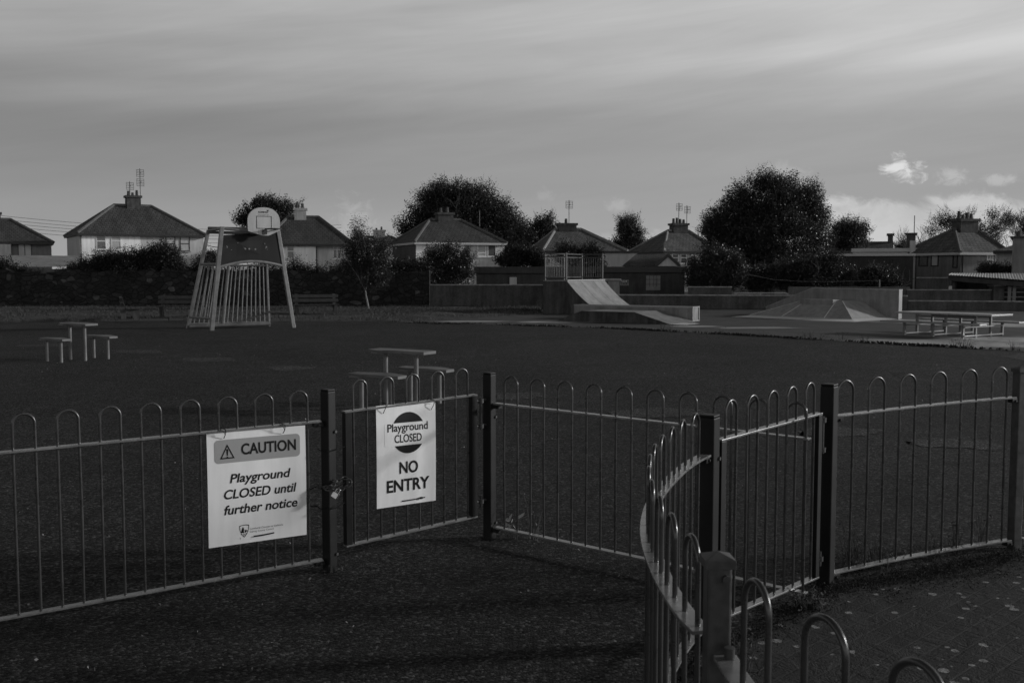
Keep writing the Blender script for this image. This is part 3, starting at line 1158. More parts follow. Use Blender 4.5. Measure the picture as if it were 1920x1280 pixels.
def sign_root(label, pa, pb, dv, pxL, pxR, ytL, ybL, off):
    """empty at the board's top left corner, X along the fence, -Y towards the viewer; returns it with width and height"""
    dr = (pb - pa).normalized()
    n = Vector((dr.y, -dr.x, 0))
    if n.y > 0:
        n = -n

    def hit(px, py):
        d = ray(px, py)
        o_ = Vector((0, 0, CAM_H))
        t = (pa + n * off - o_).dot(n) / d.dot(n)
        return o_ + d * t
    tl, tr, bl = hit(pxL, ytL), hit(pxR, dv), hit(pxL, ybL)
    Wd = Vector((tr.x - tl.x, tr.y - tl.y, 0)).length
    Hh = tl.z - bl.z
    o = thing('warning_sign', tl, label, 'sign', None, world=False)
    ang = math.atan2(tr.y - tl.y, tr.x - tl.x)
    o.rotation_euler = (0, 0, ang)
    return o, Wd, Hh, tl, tr


def board(o, Wd, Hh, dz, bow=.010):
    """slightly bowed corrugated plastic sheet; dz = drop of the right end"""
    N, Mv = 16, 16
    b = MB()

    def yy(u, v):
        return -bow * (math.sin(math.pi * v) * .5 + .25 * math.sin(2.1 * math.pi * u + .6) * (1 - .4 * v) - .15)
    th = .004
    for j in range(Mv):
        for i in range(N):
            q = []
            for (a, c) in ((i, j + 1), (i + 1, j + 1), (i + 1, j), (i, j)):
                u, v = a / N, c / Mv
                q.append((u * Wd, yy(u, v), -v * Hh + u * dz))
            b.quad(*q)
    i0 = len(b.v)
    outer = [(k / N, 0) for k in range(N)] + [(1, k / Mv) for k in range(Mv)] + [(1 - k / N, 1) for k in range(N)] + [(0, 1 - k / Mv) for k in range(Mv)]
    fr_ = [Vector((u * Wd, yy(u, v), -v * Hh + u * dz)) for u, v in outer]
    bk = [p + Vector((0, th, 0)) for p in fr_]
    for k in range(len(fr_)):
        k2 = (k + 1) % len(fr_)
        b.quad(fr_[k], fr_[k2], bk[k2], bk[k])
    b.quad(*bk[::-1])
    ob = b.build('board', M_SIGN, o, smooth=True)
    return yy


def drape(mb, yy, Wd, Hh, dz, lift=.0012):
    """lay flat marks on the bowed board"""
    for v in mb.v:
        u, t = v.x / Wd, -v.z / Hh
        v.y = yy(min(1, max(0, u)), min(1, max(0, t))) - lift - (-v.y)
        v.z += u * dz
    return mb


def fine(mb, n=2):
    """no-op kept short: marks are small against the bow of the board"""
    return mb


# caution sign
s1, W1, H1_, tl1, tr1 = sign_root('white caution sign reading Playground CLOSED until further notice', P_A, L0, 797, 387, 572, 812, 1028, .014)
dz1 = tr1.z - tl1.z
yy1 = board(s1, W1, H1_, dz1)
X = lambda u: u * W1
Z = lambda v: -v * H1_


def put(o, mb, nm, m, lift, fn, Wd, Hh, dz):
    drape(mb, fn, Wd, Hh, dz, lift).build(nm, m, o)


def cut_grid(mb, Wd, n=10):
    """split big flat marks into strips so they follow the bow"""
    import bmesh
    bm = bmesh.new()
    vs = [bm.verts.new(v) for v in mb.v]
    for f in mb.f:
        bm.faces.new([vs[i] for i in f])
    for k in range(1, n):
        g = bm.verts[:] + bm.edges[:] + bm.faces[:]
        bmesh.ops.bisect_plane(bm, geom=g, plane_co=(Wd * k / n, 0, 0), plane_no=(1, 0, 0))
    zs = [v.co.z for v in bm.verts]
    z0, z1 = min(zs), max(zs)
    for k in range(1, n):
        g = bm.verts[:] + bm.edges[:] + bm.faces[:]
        bmesh.ops.bisect_plane(bm, geom=g, plane_co=(0, 0, z0 + (z1 - z0) * k / n), plane_no=(0, 0, 1))
    bm.verts.index_update()
    o = MB()
    o.v = [v.co.copy() for v in bm.verts]
    o.f = [tuple(v.index for v in f.verts) for f in bm.faces]
    o.m = [0] * len(o.f)
    bm.free()
    return o


put(s1, cut_grid(rrect(X(.072), X(.940), Z(.272), Z(.068), .022, 0), W1), 'banner', M_BANNER, .0012, yy1, W1, H1_, dz1)
put(s1, text_mb('CAUTION', X(.335), X(.898), Z(.213), .098 * H1_, .026), 'lettering', M_INK, .0024, yy1, W1, H1_, dz1)
tri = MB()
ax_, az_, tw, thh = X(.197), Z(.108), .145 * W1, .127 * H1_
T0 = [Vector((ax_, 0, az_)), Vector((ax_ - tw / 2, 0, az_ - thh)), Vector((ax_ + tw / 2, 0, az_ - thh))]
cen = (T0[0] + T0[1] + T0[2]) / 3
T1 = [cen + (p - cen) * .74 for p in T0]
for k in range(3):
    tri.quad(T0[k], T0[(k + 1) % 3], T1[(k + 1) % 3], T1[k])
tri.quad(cen + Vector((-.0055, 0, .026)), cen + Vector((-.003, 0, -.010)), cen + Vector((.003, 0, -.010)), cen + Vector((.0055, 0, .026)))
dot = ellipse_cut(cen.x, cen.z - .0185, .0048, .0048, -.999, .999, 0)
put(s1, merge(tri, dot), 'warning_triangle', M_INK, .0024, yy1, W1, H1_, dz1)
for tx in (text_mb('Playground', X(.215), X(.838), Z(.452), .080 * H1_, .020, .19),
           text_mb('CLOSED until', X(.155), X(.897), Z(.590), .082 * H1_, .020, .19),
           text_mb('further notice', X(.155), X(.905), Z(.727), .082 * H1_, .020, .19)):
    put(s1, tx, 'lettering', M_INK, .0012, yy1, W1, H1_, dz1)
for tx in (text_mb('Comhairle Chontae na Gaillimhe', X(.408), X(.752), Z(.885), .0165 * H1_, .004),
           text_mb('Galway County Council', X(.408), X(.652), Z(.911), .0165 * H1_, .004),
           text_mb('T', X(.304), X(.318), Z(.965), .020 * H1_, .006)):
    put(s1, tx, 'lettering', M_GREYINK, .0012, yy1, W1, H1_, dz1)
# council crest: shield with a sailing boat over waves
sh = MB()
scx, sct, sw, shh = X(.352), Z(.832), .098 * W1, .115 * H1_


def shield(k):
    pr = []
    for t in np.linspace(0, 1, 9):
        pr.append((scx + (t - .5) * sw * k, sct - shh * .06 * (2 * t - 1) ** 2 - (1 - k) * shh * .45))
    for t in np.linspace(0, 1, 10)[1:]:
        x = .5 * (1 - t ** 2.4)
        pr.append((scx + x * sw * k, sct - shh * .06 - t * shh * .94 * (1 - (1 - k) * .9) - (1 - k) * shh * .45))
    for t in np.linspace(1, 0, 10)[1:]:
        x = -.5 * (1 - t ** 2.4)
        pr.append((scx + x * sw * k, sct - shh * .06 - t * shh * .94 * (1 - (1 - k) * .9) - (1 - k) * shh * .45))
    return pr[:-1]


so, si = shield(1.0), shield(.88)
for k in range(len(so)):
    k2 = (k + 1) % len(so)
    sh.quad((so[k][0], 0, so[k][1]), (si[k][0], 0, si[k][1]), (si[k2][0], 0, si[k2][1]), (so[k2][0], 0, so[k2][1]))


def em(*uv):
    return [(scx + (u - .5) * sw, 0, sct - v * shh) for u, v in uv]


sh.quad(*em((.36, .16), (.12, .60), (.47, .66), (.47, .30)))
sh.quad(*em((.56, .36), (.56, .66), (.74, .56)))
sh.quad(*em((.66, .38), (.86, .50), (.80, .58)))
sh.quad(*em((.14, .70), (.30, .74), (.28, .78), (.16, .76)))
sh.quad(*em((.36, .74), (.56, .72), (.52, .79), (.38, .79)))
sh.quad(*em((.62, .70), (.82, .66), (.78, .76), (.64, .76)))
sh.quad(*em((.34, .84), (.46, .82), (.44, .90), (.38, .90)))
sh.quad(*em((.54, .82), (.68, .80), (.60, .90), (.54, .90)))
put(s1, sh, 'crest', M_INK, .0012, yy1, W1, H1_, dz1)


def tie(o, pts, r=.0022):
    b = MB()
    b.tube(pts, r, 6)
    b.build('cable_tie', M_TIE, o, smooth=True)


for u in (.165, .765):
    x = X(u)
    zt = u * dz1
    tie(s1, [(x, yy1(u, .07) - .0035, Z(.055) + zt), (x + .004, -.022, Z(.02) + zt), (x + .005, -.026, .014 + zt), (x - .006, .03, .020 + zt), (x - .012, .034, .004 + zt), (x - .004, .010, -.02 + zt)])
    tie(s1, [(x + .004, -.022, Z(.02) + zt), (x - .012, -.030, .012 + zt), (x - .028, -.032, .020 + zt)], .0018)
tie(s1, [(X(.452), yy1(.45, .94) + .002, Z(.948) + .45 * dz1), (X(.454), yy1(.45, .94) - .006, Z(.947) + .45 * dz1), (X(.55), yy1(.55, .94) - .007, Z(.945) + .55 * dz1), (X(.652), yy1(.65, .94) - .006, Z(.940) + .65 * dz1), (X(.654), yy1(.65, .94) + .002, Z(.941) + .65 * dz1)], .0036)

# no entry sign on the gate
s2, W2, H2_, tl2, tr2 = sign_root('white sign reading Playground CLOSED NO ENTRY on the gate', G0, G1, 753, 705, 816, 761, 954, .014)
dz2 = tr2.z - tl2.z
yy2 = board(s2, W2, H2_, dz2, .008)
X = lambda u: u * W2
Z = lambda v: -v * H2_
rz_ = .204 * H2_
circ = (ellipse_cut(X(.53), Z(.284), rz_ * .97, rz_, .50, .9995, 0), ellipse_cut(X(.53), Z(.284), rz_ * .97, rz_, -.9995, -.60, 0))
for hf in circ:
    put(s2, cut_grid(hf, W2), 'roundel_segment', M_INK, .0012, yy2, W2, H2_, dz2)
put(s2, cut_grid(rrect(X(.13), X(.88), Z(.405), Z(.182), .010, 0), W2), 'sticker', M_STICK, .0010, yy2, W2, H2_, dz2)
for tx in (text_mb('Playground', X(.175), X(.862), Z(.264), .078 * H2_, .016), text_mb('CLOSED', X(.292), X(.757), Z(.376), .079 * H2_, .016),
           text_mb('NO', X(.372), X(.690), Z(.684), .118 * H2_, .024), text_mb('ENTRY', X(.160), X(.886), Z(.860), .122 * H2_, .024)):
    put(s2, tx, 'lettering', M_INK, .0022, yy2, W2, H2_, dz2)
for u in (.115, .93):
    x = X(u)
    zt = u * dz2
    tie(s2, [(x - .003, yy2(u, .07) - .0035, Z(.075) + zt), (x + .003, -.024, Z(.02) + zt), (x + .004, -.026, .014 + zt), (x - .006, .03, .020 + zt), (x - .012, .034, .004 + zt), (x - .004, .010, -.02 + zt)])
    tie(s2, [(x + .003, -.024, Z(.01) + zt), (x + .018, -.028, .010 + zt), (x + .040, -.026, .004 + zt)], .0018)
tie(s2, [(X(.42), yy2(.42, .955) + .002, Z(.958) + .42 * dz2), (X(.425), yy2(.45, .955) - .006, Z(.957) + .42 * dz2), (X(.6), yy2(.6, .95) - .007, Z(.955) + .6 * dz2), (X(.80), yy2(.8, .95) - .006, Z(.950) + .8 * dz2), (X(.805), yy2(.8, .95) + .002, Z(.950) + .8 * dz2)], .0034)
b = MB()
q_ = Vector((X(.735), yy2(.73, .95) - .008, Z(.950) + .73 * dz2))
b.box(q_.x - .008, q_.x + .008, q_.y - .005, q_.y + .004, q_.z - .006, q_.z + .006)
b.build('tie_head', M_TIE, s2, bevel=.001)

# chain and padlock on the post by the gate
al = math.atan2(P_A.x, P_A.y)
vr, vf = Vector((math.cos(al), -math.sin(al), 0)), Vector((math.sin(al), math.cos(al), 0))
CZ = CAM_H + ray(622, 905).z / ray(622, 905).dot(vf) * Vector((P_A.x, P_A.y, 0)).length


def loc_(r_, f_, z):
    return Vector((P_A.x, P_A.y, 0)) + vr * r_ + vf * f_ + Vector((0, 0, z))


ch = thing('chain', loc_(0, 0, CZ), 'dull steel chain wrapped round the post and gate stile', 'chain')
loop = [loc_(-.068, .0, CZ - .005), loc_(-.055, -.050, CZ - .012), loc_(-.02, -.072, CZ - .008), loc_(.015, -.074, CZ), loc_(.05, -.050, CZ + .018), loc_(.078, -.03, CZ + .032), loc_(.112, -.035, CZ + .022),
        loc_(.116, -.05, CZ + .0), loc_(.085, -.06, CZ - .016), loc_(.055, -.068, CZ - .030), loc_(.02, -.075, CZ - .024), loc_(-.02, -.078, CZ - .016)]
PL = Path(loop)
b = MB()
nlk = int(PL.len / .021)
for k in range(nlk):
    c = PL.at((k + .5) * PL.len / nlk)
    tg = (PL.at(min(PL.len, (k + .9) * PL.len / nlk)) - PL.at((k + .1) * PL.len / nlk)).normalized()
    sd = tg.cross(Vector((0, 0, 1))).normalized()
    up = sd.cross(tg)
    A_ = (sd + up).normalized() if k % 2 else (sd - up).normalized()
    b.tube([c + tg * .0155 * math.cos(t) + A_ * .0095 * math.sin(t) for t in np.linspace(0, 2 * math.pi, 11)[:-1]], .0034, 6, closed=True)
b.build('links', M_CHAIN, ch, smooth=True)
for (z0, ln, dy) in ((CZ - .012, .07, -.028), (CZ - .125, .075, -.004)):
    b = MB()
    b.tube([loc_(-.056 - ln, -.0, z0 + dy), loc_(-.066, -.02, z0), loc_(-.05, -.055, z0 - .006), loc_(-.01, -.076, z0 - .010), loc_(.035, -.06, z0 - .006), loc_(.062, -.03, z0 + .004), loc_(.085, -.01, z0 + .012)], .0030, 6)
    ct = b.build('cable_tie', M_TIE, None, smooth=True)
    tag(ct, 'long black cable tie round the post just above the padlock' if dy < -.01 else 'black cable tie round the post just below the padlock', 'cable tie', 'cable ties round the gate post')
b = MB()
b.tube([loc_(-.062, -.01, CZ + .20), loc_(-.045, -.05, CZ + .196), loc_(-.005, -.072, CZ + .192), loc_(.04, -.055, CZ + .196), loc_(.066, -.02, CZ + .202), loc_(.09, .0, CZ + .205)], .0026, 6)
ct = b.build('cable_tie', M_TIE, None, smooth=True)
tag(ct, 'highest black cable tie round the post, near the rail', 'cable tie', 'cable ties round the gate post')
pd = thing('padlock', loc_(.030, -.080, CZ - .05), 'small bright padlock hanging tilted from the chain', 'padlock')
tl_ = R(-32)
ex, ez = vr * math.cos(tl_) + Vector((0, 0, math.sin(tl_))), -vr * math.sin(tl_) + Vector((0, 0, math.cos(tl_)))
C0 = loc_(.034, -.082, CZ - .052)
tw_ = R(-34)
e1 = ex * math.cos(tw_) + vf * math.sin(tw_)
e2 = -ex * math.sin(tw_) + vf * math.cos(tw_)
b = MB()
hw, hd, hh = .019, .009, .0165
b.hexa([C0 + e1 * sx_ * hw + e2 * sy_ * hd + ez * sz_ * hh for sz_ in (-1, 1) for sx_, sy_ in ((-1, -1), (1, -1), (1, 1), (-1, 1))])
b.build('body', M_PLATE, pd, bevel=.002)
b = MB()
b.tube([C0 + ez * hh * .9 - e1 * .0115, C0 + ez * (hh + .014) - e1 * .0115] + [C0 + ez * (hh + .014 + .0115 * math.sin(a)) - e1 * .0115 * math.cos(a) for a in np.linspace(.3, math.pi - .3, 7)] + [C0 + ez * (hh + .014) + e1 * .0115, C0 + ez * hh * .9 + e1 * .0115], .0028, 8)
b.build('shackle', M_PLATE, pd, smooth=True)


# ------------------------------------------------------------------ picnic tables on the asphalt
def wavy(L, Wd, z, th, amp, ph):
    """board with an S shaped outline and a gently dished top"""
    N = 18
    b = MB()
    f, k_ = [], []
    for i in range(N + 1):
        t = i / N
        x = (t - .5) * L
        e = min(1, math.sin(math.pi * min(max(t, .04), .96)) ** .25)
        o_ = amp * math.sin(2 * math.pi * t + ph)
        f.append((x, -Wd / 2 * e + o_))
        k_.append((x, Wd / 2 * e + o_))
    ring = f + k_[::-1]
    zz = lambda x: z + .010 * math.sin(3.4 * x / L * 2 + ph)
    b.quad(*[(x, y, zz(x)) for x, y in ring])
    b.quad(*[(x, y, zz(x) - th) for x, y in ring][::-1])
    for i in range(len(ring)):
        (x0, y0), (x1, y1) = ring[i], ring[(i + 1) % len(ring)]
        b.quad((x0, y0, zz(x0) - th), (x1, y1, zz(x1) - th), (x1, y1, zz(x1)), (x0, y0, zz(x0)))
    return b


def seat(name, cat, label, group, L, Wd, z, gap, legr):
    o = thing(name, (0, 0, 0), label, cat, group)
    wavy(L, Wd, z, .035, .035, .7).build('tabletop' if cat == 'table' else 'seat', M_BOARD, o, bevel=.006)
    for s_ in (-1, 1):
        b = MB()
        b.tube([(s_ * gap / 2, 0, -.02), (s_ * gap / 2, 0, z - .048)], legr, 10)
        b.box(s_ * gap / 2 - .10, s_ * gap / 2 + .10, -Wd * .38, Wd * .38, z - .050, z - .032)
        b.build('leg', M_TUBE, o, smooth=True)
    return o


tb = seat('picnic_table', 'table', 'wavy topped picnic table far out on the asphalt at left', 'wavy picnic tables on two legs', .87, .44, .715, .48, .030)
bn = seat('picnic_bench', 'bench', 'wavy bench left of the far picnic table', 'wavy benches beside the picnic tables', .77, .30, .45, .46, .028)


def picnic(cen, ang, names, first):
    p, q = Vector((math.cos(ang), math.sin(ang), 0)), Vector((-math.sin(ang), math.cos(ang), 0))
    for src, off, lb, lon in ((tb, 0, names[0], 0), (bn, -.47, names[1], -.02), (bn, .47, names[2], .03)):
        o = src if (first and not (src is bn and off > 0)) else copy_tree(src)
        o['label'] = lb
        c = cen + q * off + p * lon
        o.location = (c.x, c.y, 0)
        o.rotation_euler = (0, 0, ang)


picnic(gp(146.5, 675), R(-34), ('wavy topped picnic table far out on the asphalt at left', 'wavy bench on the left of the far picnic table', 'wavy bench on the right of the far picnic table'), True)
picnic(gp(752, 761), R(-31), ('wavy topped picnic table standing behind the no entry gate', 'wavy bench left of the picnic table behind the gate', 'wavy bench right of the picnic table behind the gate'), False)


# ------------------------------------------------------------------ goal with basketball board
GL = thing('ball_goal', gp(450, 614), 'steel goal frame with basketball board and barred back', 'goal')
LFb, RFb, LBb, RBb = gp(397, 620), gp(550.5, 614.5), gp(352, 616), gp(505, 612)
fd = (RFb - LFb).normalized()
fn = Vector((fd.y, -fd.x, 0))
LFt, RFt = zp(416, 425, 28.5), zp(520.5, 430, 29.8)
LBt, RBt = zp(391, 431, 29.7), zp(500, 492, RBb.y - .1)
RB2 = zp(498, 438, RBb.y - .2)


def leg(a, b_, wa, nm='leg'):
    m_ = MB()
    dr = (b_ - a).normalized()
    sd = fd
    m_.hexa([a + sd * sx_ * wa + fn * sy_ * wa * .8 for sx_, sy_ in ((-1, 1), (1, 1), (1, -1), (-1, -1))] + [b_ + sd * sx_ * wa + fn * sy_ * wa * .8 for sx_, sy_ in ((-1, 1), (1, 1), (1, -1), (-1, -1))])
    m_.build(nm, M_TUBE, GL, bevel=.01)


leg(LFb, LFt, .058)
leg(RFb, RFt, .058)
leg(LBb, LBt, .050)
leg(RBb, RBt, .032)


def bar(nm, pts, r, m=M_TUBE):
    m_ = MB()
    m_.tube(pts, r, 8)
    m_.build(nm, m, GL, smooth=True)


def lerp_z(a, b_, z):
    t = (z - a.z) / (b_.z - a.z)
    return a + (b_ - a) * t


# barred back
zb0, zb1 = .14, 1.86
LBm, RBm = lerp_z(LBb, LBt, zb1), lerp_z(RBb, RBt, zb1)
LBl, RBl = lerp_z(LBb, LBt, zb0), lerp_z(RBb, RBt, zb0)
NB = 17
for k in range(1, NB):
    t = k / NB
    m_ = MB()
    if k == 7:
        m_.tube([va(LBl, RBl, t) - Vector((0, 0, .10)), va(LBm, RBm, t)], .050, 8)
        m_.build('middle_post', M_TUBE, GL, smooth=True)
    else:
        m_.tube([va(LBl, RBl, t), va(LBm, RBm, t)], .019, 6)
        m_.build('bar', M_TUBE, GL, smooth=True)
bar('base_rail', [lerp_z(LBb, LBt, .07) + fn * .10, lerp_z(RBb, RBt, .09) + fn * .10], .055)
bar('lower_rail', [LBl, RBl], .030)
bar('upper_rail', [LBm, RBm], .030)
# side bars and rungs
for z in (.34, 1.90):
    bar('side_rung', [lerp_z(LBb, LBt, z), lerp_z(LFb, LFt, z)], .033)
bar('side_rung', [lerp_z(RBb, RBt, .45), lerp_z(RFb, RFt, .45)], .033)
for k in (1, 2, 3):
    t = k / 4
    bar('side_bar', [va(lerp_z(LBb, LBt, .34), lerp_z(LFb, LFt, .34), t), va(lerp_z(LBb, LBt, 1.9), lerp_z(LFb, LFt, 1.9), t)], .015)
# arched crossbar and dark rebound panel
cl, cr = lerp_z(LFb, LFt, 1.80), lerp_z(RFb, RFt, 1.84)
arch = []
for k in range(15):
    t = k / 14
    arch.append(va(cl, cr, t) + Vector((0, 0, .16 * math.sin(math.pi * t))))
bar('crossbar', arch, .045)
pl_, pr_ = lerp_z(LFb, LFt, 2.72), lerp_z(RFb, RFt, 2.86)
m_ = MB()
top_ = [va(pl_, pr_, k / 14) + Vector((0, 0, 0)) for k in range(15)]
low_ = [p + Vector((0, 0, .035)) for p in arch]
ins = fd * .05
ring = [low_[0] + ins] + low_[1:-1] + [low_[-1] - ins] + [top_[-1] - ins] + [top_[0] + ins]
m_.prism([p + fn * .015 for p in ring], -fn * .03)
reb = m_.build('rebound_panel', M_DARKP, GL)
m_ = MB()
for k in range(13):
    u, v = random.uniform(.08, .92), random.uniform(.05, .9)
    a_ = va(va(low_[0], low_[-1], u) + Vector((0, 0, .15)), va(pl_, pr_, u), v)
    r_ = random.choice((.012, .016, .026))
    m_.tube([a_ + fn * .0155, a_ + fn * .0175], r_, 7)
m_.build('ball_mark', M_CONC, reb, smooth=False)
# twin top tubes reaching over to the board
BC = zp(494.5, 415, 29.0)
bk = BC - fn * .16
for dz_ in (-.22, -.34):
    bar('top_tube', [LBt + Vector((0, 0, dz_ + .27)), bk + Vector((0, 0, dz_)) - fd * .1], .045)
bar('top_tube', [LFt - Vector((0, 0, .05)), bk + Vector((0, 0, -.30)) - fd * .1], .040)
bar('top_tube', [RFt, bk + Vector((0, 0, -.30)) + fd * .1], .040)
bar('top_tube', [LBt - Vector((0, 0, .02)), LFt - Vector((0, 0, .06))], .036)
bar('top_tube', [RBt, RB2, RFt - Vector((0, 0, .25))], .036)
# backboard, turned a little more to the viewer than the frame
vn = (Vector((0, 0, 0)) - Vector((BC.x, BC.y, 0))).normalized()
bn_ = (fn * .75 + vn * .5).normalized()
bd = Vector((-bn_.y, bn_.x, 0))
if bd.x < 0:
    bd = -bd
BW = 58.5 / F * BC.y / abs(bd.dot(Vector((math.cos(math.atan2(BC.x, BC.y)), -math.sin(math.atan2(BC.x, BC.y)), 0)))) / 2
zt_, zl_, zk_ = zp(494, 389, BC.y).z, zp(494, 434, BC.y).z, zp(494, 441.5, BC.y).z
zs_ = zt_ - BW * 1.0 * .86


def brd(x, z, y=0.0):
    return Vector((BC.x, BC.y, 0)) + bd * x + bn_ * y + Vector((0, 0, z))


out = []
for k in range(25):
    a = math.pi * k / 24
    out.append((BW * math.copysign(abs(math.cos(a)) ** .85, math.cos(a)), zs_ + (zt_ - zs_) * math.sin(a) ** .95))
out += [(-BW * .98, zl_), (-BW * .12, zk_), (BW * .30, zk_), (BW * .98, zl_ + .03)]
m_ = MB()
m_.prism([brd(x, z, .02) for x, z in out], -bn_ * .04)
bb = m_.build('backboard', M_BBOARD, GL)
sq = MB()
sx0, sx1, sz0, sz1, lw = -BW * .47, BW * .48, zp(494, 429, BC.y).z, zp(494, 405.3, BC.y).z, .018
for (a0, a1, c0, c1) in ((sx0, sx1, sz0, sz0 + lw), (sx0, sx1, sz1 - lw, sz1), (sx0, sx0 + lw, sz0 + lw, sz1 - lw), (sx1 - lw, sx1, sz0 + lw, sz1 - lw)):
    sq.quad(brd(a0, c0, .0225), brd(a1, c0, .0225), brd(a1, c1, .0225), brd(a0, c1, .0225))
sq.build('target_square', M_INK, bb)
lg = text_mb('KOMPAN', -BW * .33, BW * .25, zp(494, 399.6, BC.y).z, .048, .03)
l2 = text_mb('Freegame', -BW * .33, BW * .30, zp(494, 403.6, BC.y).z, .026, .006)
em_ = MB()
ezc = zp(494, 395.3, BC.y).z
for pts_ in ([(.18, .005), (.27, .03), (.30, .005), (.24, -.018)], [(.15, .025), (.22, .012), (.23, .022)], [(.27, .025), (.34, .035), (.30, .018)], [(.29, .0), (.36, -.022), (.26, -.012)]):
    em_.quad(*[(BW * x, 0, ezc + z) for x, z in pts_])
for bx_, mm in ((lg, M_INK), (em_, M_INK), (l2, M_GREYINK)):
    bx_.v = [brd(p.x, p.z, .0228) for p in bx_.v]
    bx_.build('emblem' if bx_ is em_ else 'lettering', mm, bb)
# hoop
rc = brd(BW * .42, zp(494, 429.5, BC.y).z, .30)
m_ = MB()
m_.tube([rc + bd * .225 * math.cos(a) + bn_ * .225 * math.sin(a) for a in np.linspace(0, 2 * math.pi, 25)[:-1]], .014, 8, closed=True)
hp_ = m_.build('basket_hoop', M_CHAIN, GL, smooth=True)
m_ = MB()
ms_ = brd(BW * .02, zp(494, 435, BC.y).z, .03)
m_.obox((ms_.x, ms_.y), bd, bn_, .07, .03, ms_.z - .07, ms_.z + .07)
for s_ in (-1, 1):
    m_.tube([ms_ + bd * .05 * s_, rc + bd * .19 * s_ - bn_ * .10], .012, 6)
m_.build('hoop_bracket', M_CHAIN, hp_)


# ------------------------------------------------------------------ skate equipment
r_ = Vector((.83, -.56, 0)).normalized()
w_ = Vector((.56, .83, 0)).normalized()
UP = Vector((0, 0, 1))
RP = thing('quarter_pipe', gp(1018, 588), 'concrete quarter pipe ramp topped by a barred guard rail', 'skate ramp')
P0 = gp(1018, 588)
RH, RW, DK, TL = 1.30, 3.05, 1.12, 2.15
prof = [(DK + TL * t, RH * (1 - t) ** 1.85) for t in np.linspace(0, 1, 16)]
for (oa, nm) in ((0.0, 'side_wall'), (RW - .16, 'side_wall')):
    m_ = MB()
    pr = [P0 + w_ * oa, ] + [P0 + w_ * oa + r_ * x + UP * (z - .012) for x, z in prof[::-1]] + [P0 + w_ * oa + UP * (RH - .012)]
    m_.prism(pr, w_ * .16)
    m_.build(nm, M_CONCD, RP)
m_ = MB()
m_.prism([P0 + r_ * .02 + w_ * .16, P0 + r_ * .02 + w_ * .16 + UP * (RH - .02), P0 + r_ * DK + w_ * .16 + UP * (RH - .02), P0 + r_ * DK + w_ * .16], w_ * (RW - .32))
m_.build('core', M_CONCD, RP)
m_ = MB()
for (x0, z0), (x1, z1) in zip(prof[:-1], prof[1:]):
    a, b_ = P0 + r_ * x0 + UP * (z0 + .004), P0 + r_ * x1 + UP * (z1 + .004)
    m_.quad(a, b_, b_ + w_ * RW, a + w_ * RW)
    m_.quad(a - UP * .03, b_ - UP * .03, b_, a)
rface = m_.build('ramp_face', M_RAMP, RP, smooth=True)
for k in range(1, 3):
    m_ = MB()
    for (x0, z0), (x1, z1) in zip(prof[:-1], prof[1:]):
        a, b_ = P0 + r_ * x0 + UP * (z0 + .008) + w_ * (RW * k / 3), P0 + r_ * x1 + UP * (z1 + .008) + w_ * (RW * k / 3)
        m_.quad(a, b_, b_ + w_ * .022, a + w_ * .022)
    m_.build('panel_joint', M_CONCD, rface)
m_ = MB()
m_.obox(((P0 + r_ * DK / 2 + w_ * RW / 2).x, (P0 + r_ * DK / 2 + w_ * RW / 2).y), r_, w_, DK / 2 - .002, RW / 2, RH - .011, RH + .03)
m_.build('deck', M_CONC, RP, bevel=.01)
m_ = MB()
m_.tube([P0 + r_ * DK + UP * (RH + .03), P0 + r_ * DK + w_ * RW + UP * (RH + .03)], .03, 8)
m_.build('coping', M_STEEL, RP, smooth=True)
GR = 1.12
c00, c10, c01, c11 = P0 + r_ * .06 + w_ * .06, P0 + r_ * (DK - .08) + w_ * .06, P0 + r_ * .06 + w_ * (RW - .06), P0 + r_ * (DK - .08) + w_ * (RW - .06)
for p in (c00, c10, c01, c11, va(c00, c01, .5)):
    m_ = MB()
    m_.obox((p.x, p.y), r_, w_, .028, .028, RH + .03, RH + GR)
    m_.build('guard_post', M_GUARD, RP, bevel=.004)
for (a, b_, nb) in ((c00, c10, 9), (c00, va(c00, c01, .5), 12), (va(c00, c01, .5), c01, 12), (c01, c11, 9)):
    m_ = MB()
    dr = (b_ - a).normalized()
    for z in (RH + GR - .03, RH + .14, RH + GR - .16):
        m_ = MB()
        m_.tube([a + dr * .03 + UP * z, b_ - dr * .03 + UP * z], .020, 6)
        m_.build('guard_rail', M_GUARD, RP, smooth=True)
    m_ = MB()
    for k in range(1, nb):
        q = va(a, b_, k / nb)
        m_.tube([q + UP * (RH + .14), q + UP * (RH + GR - .16)], .008, 5)
    m_.build('guard_bars', M_GUARD, RP, smooth=True)

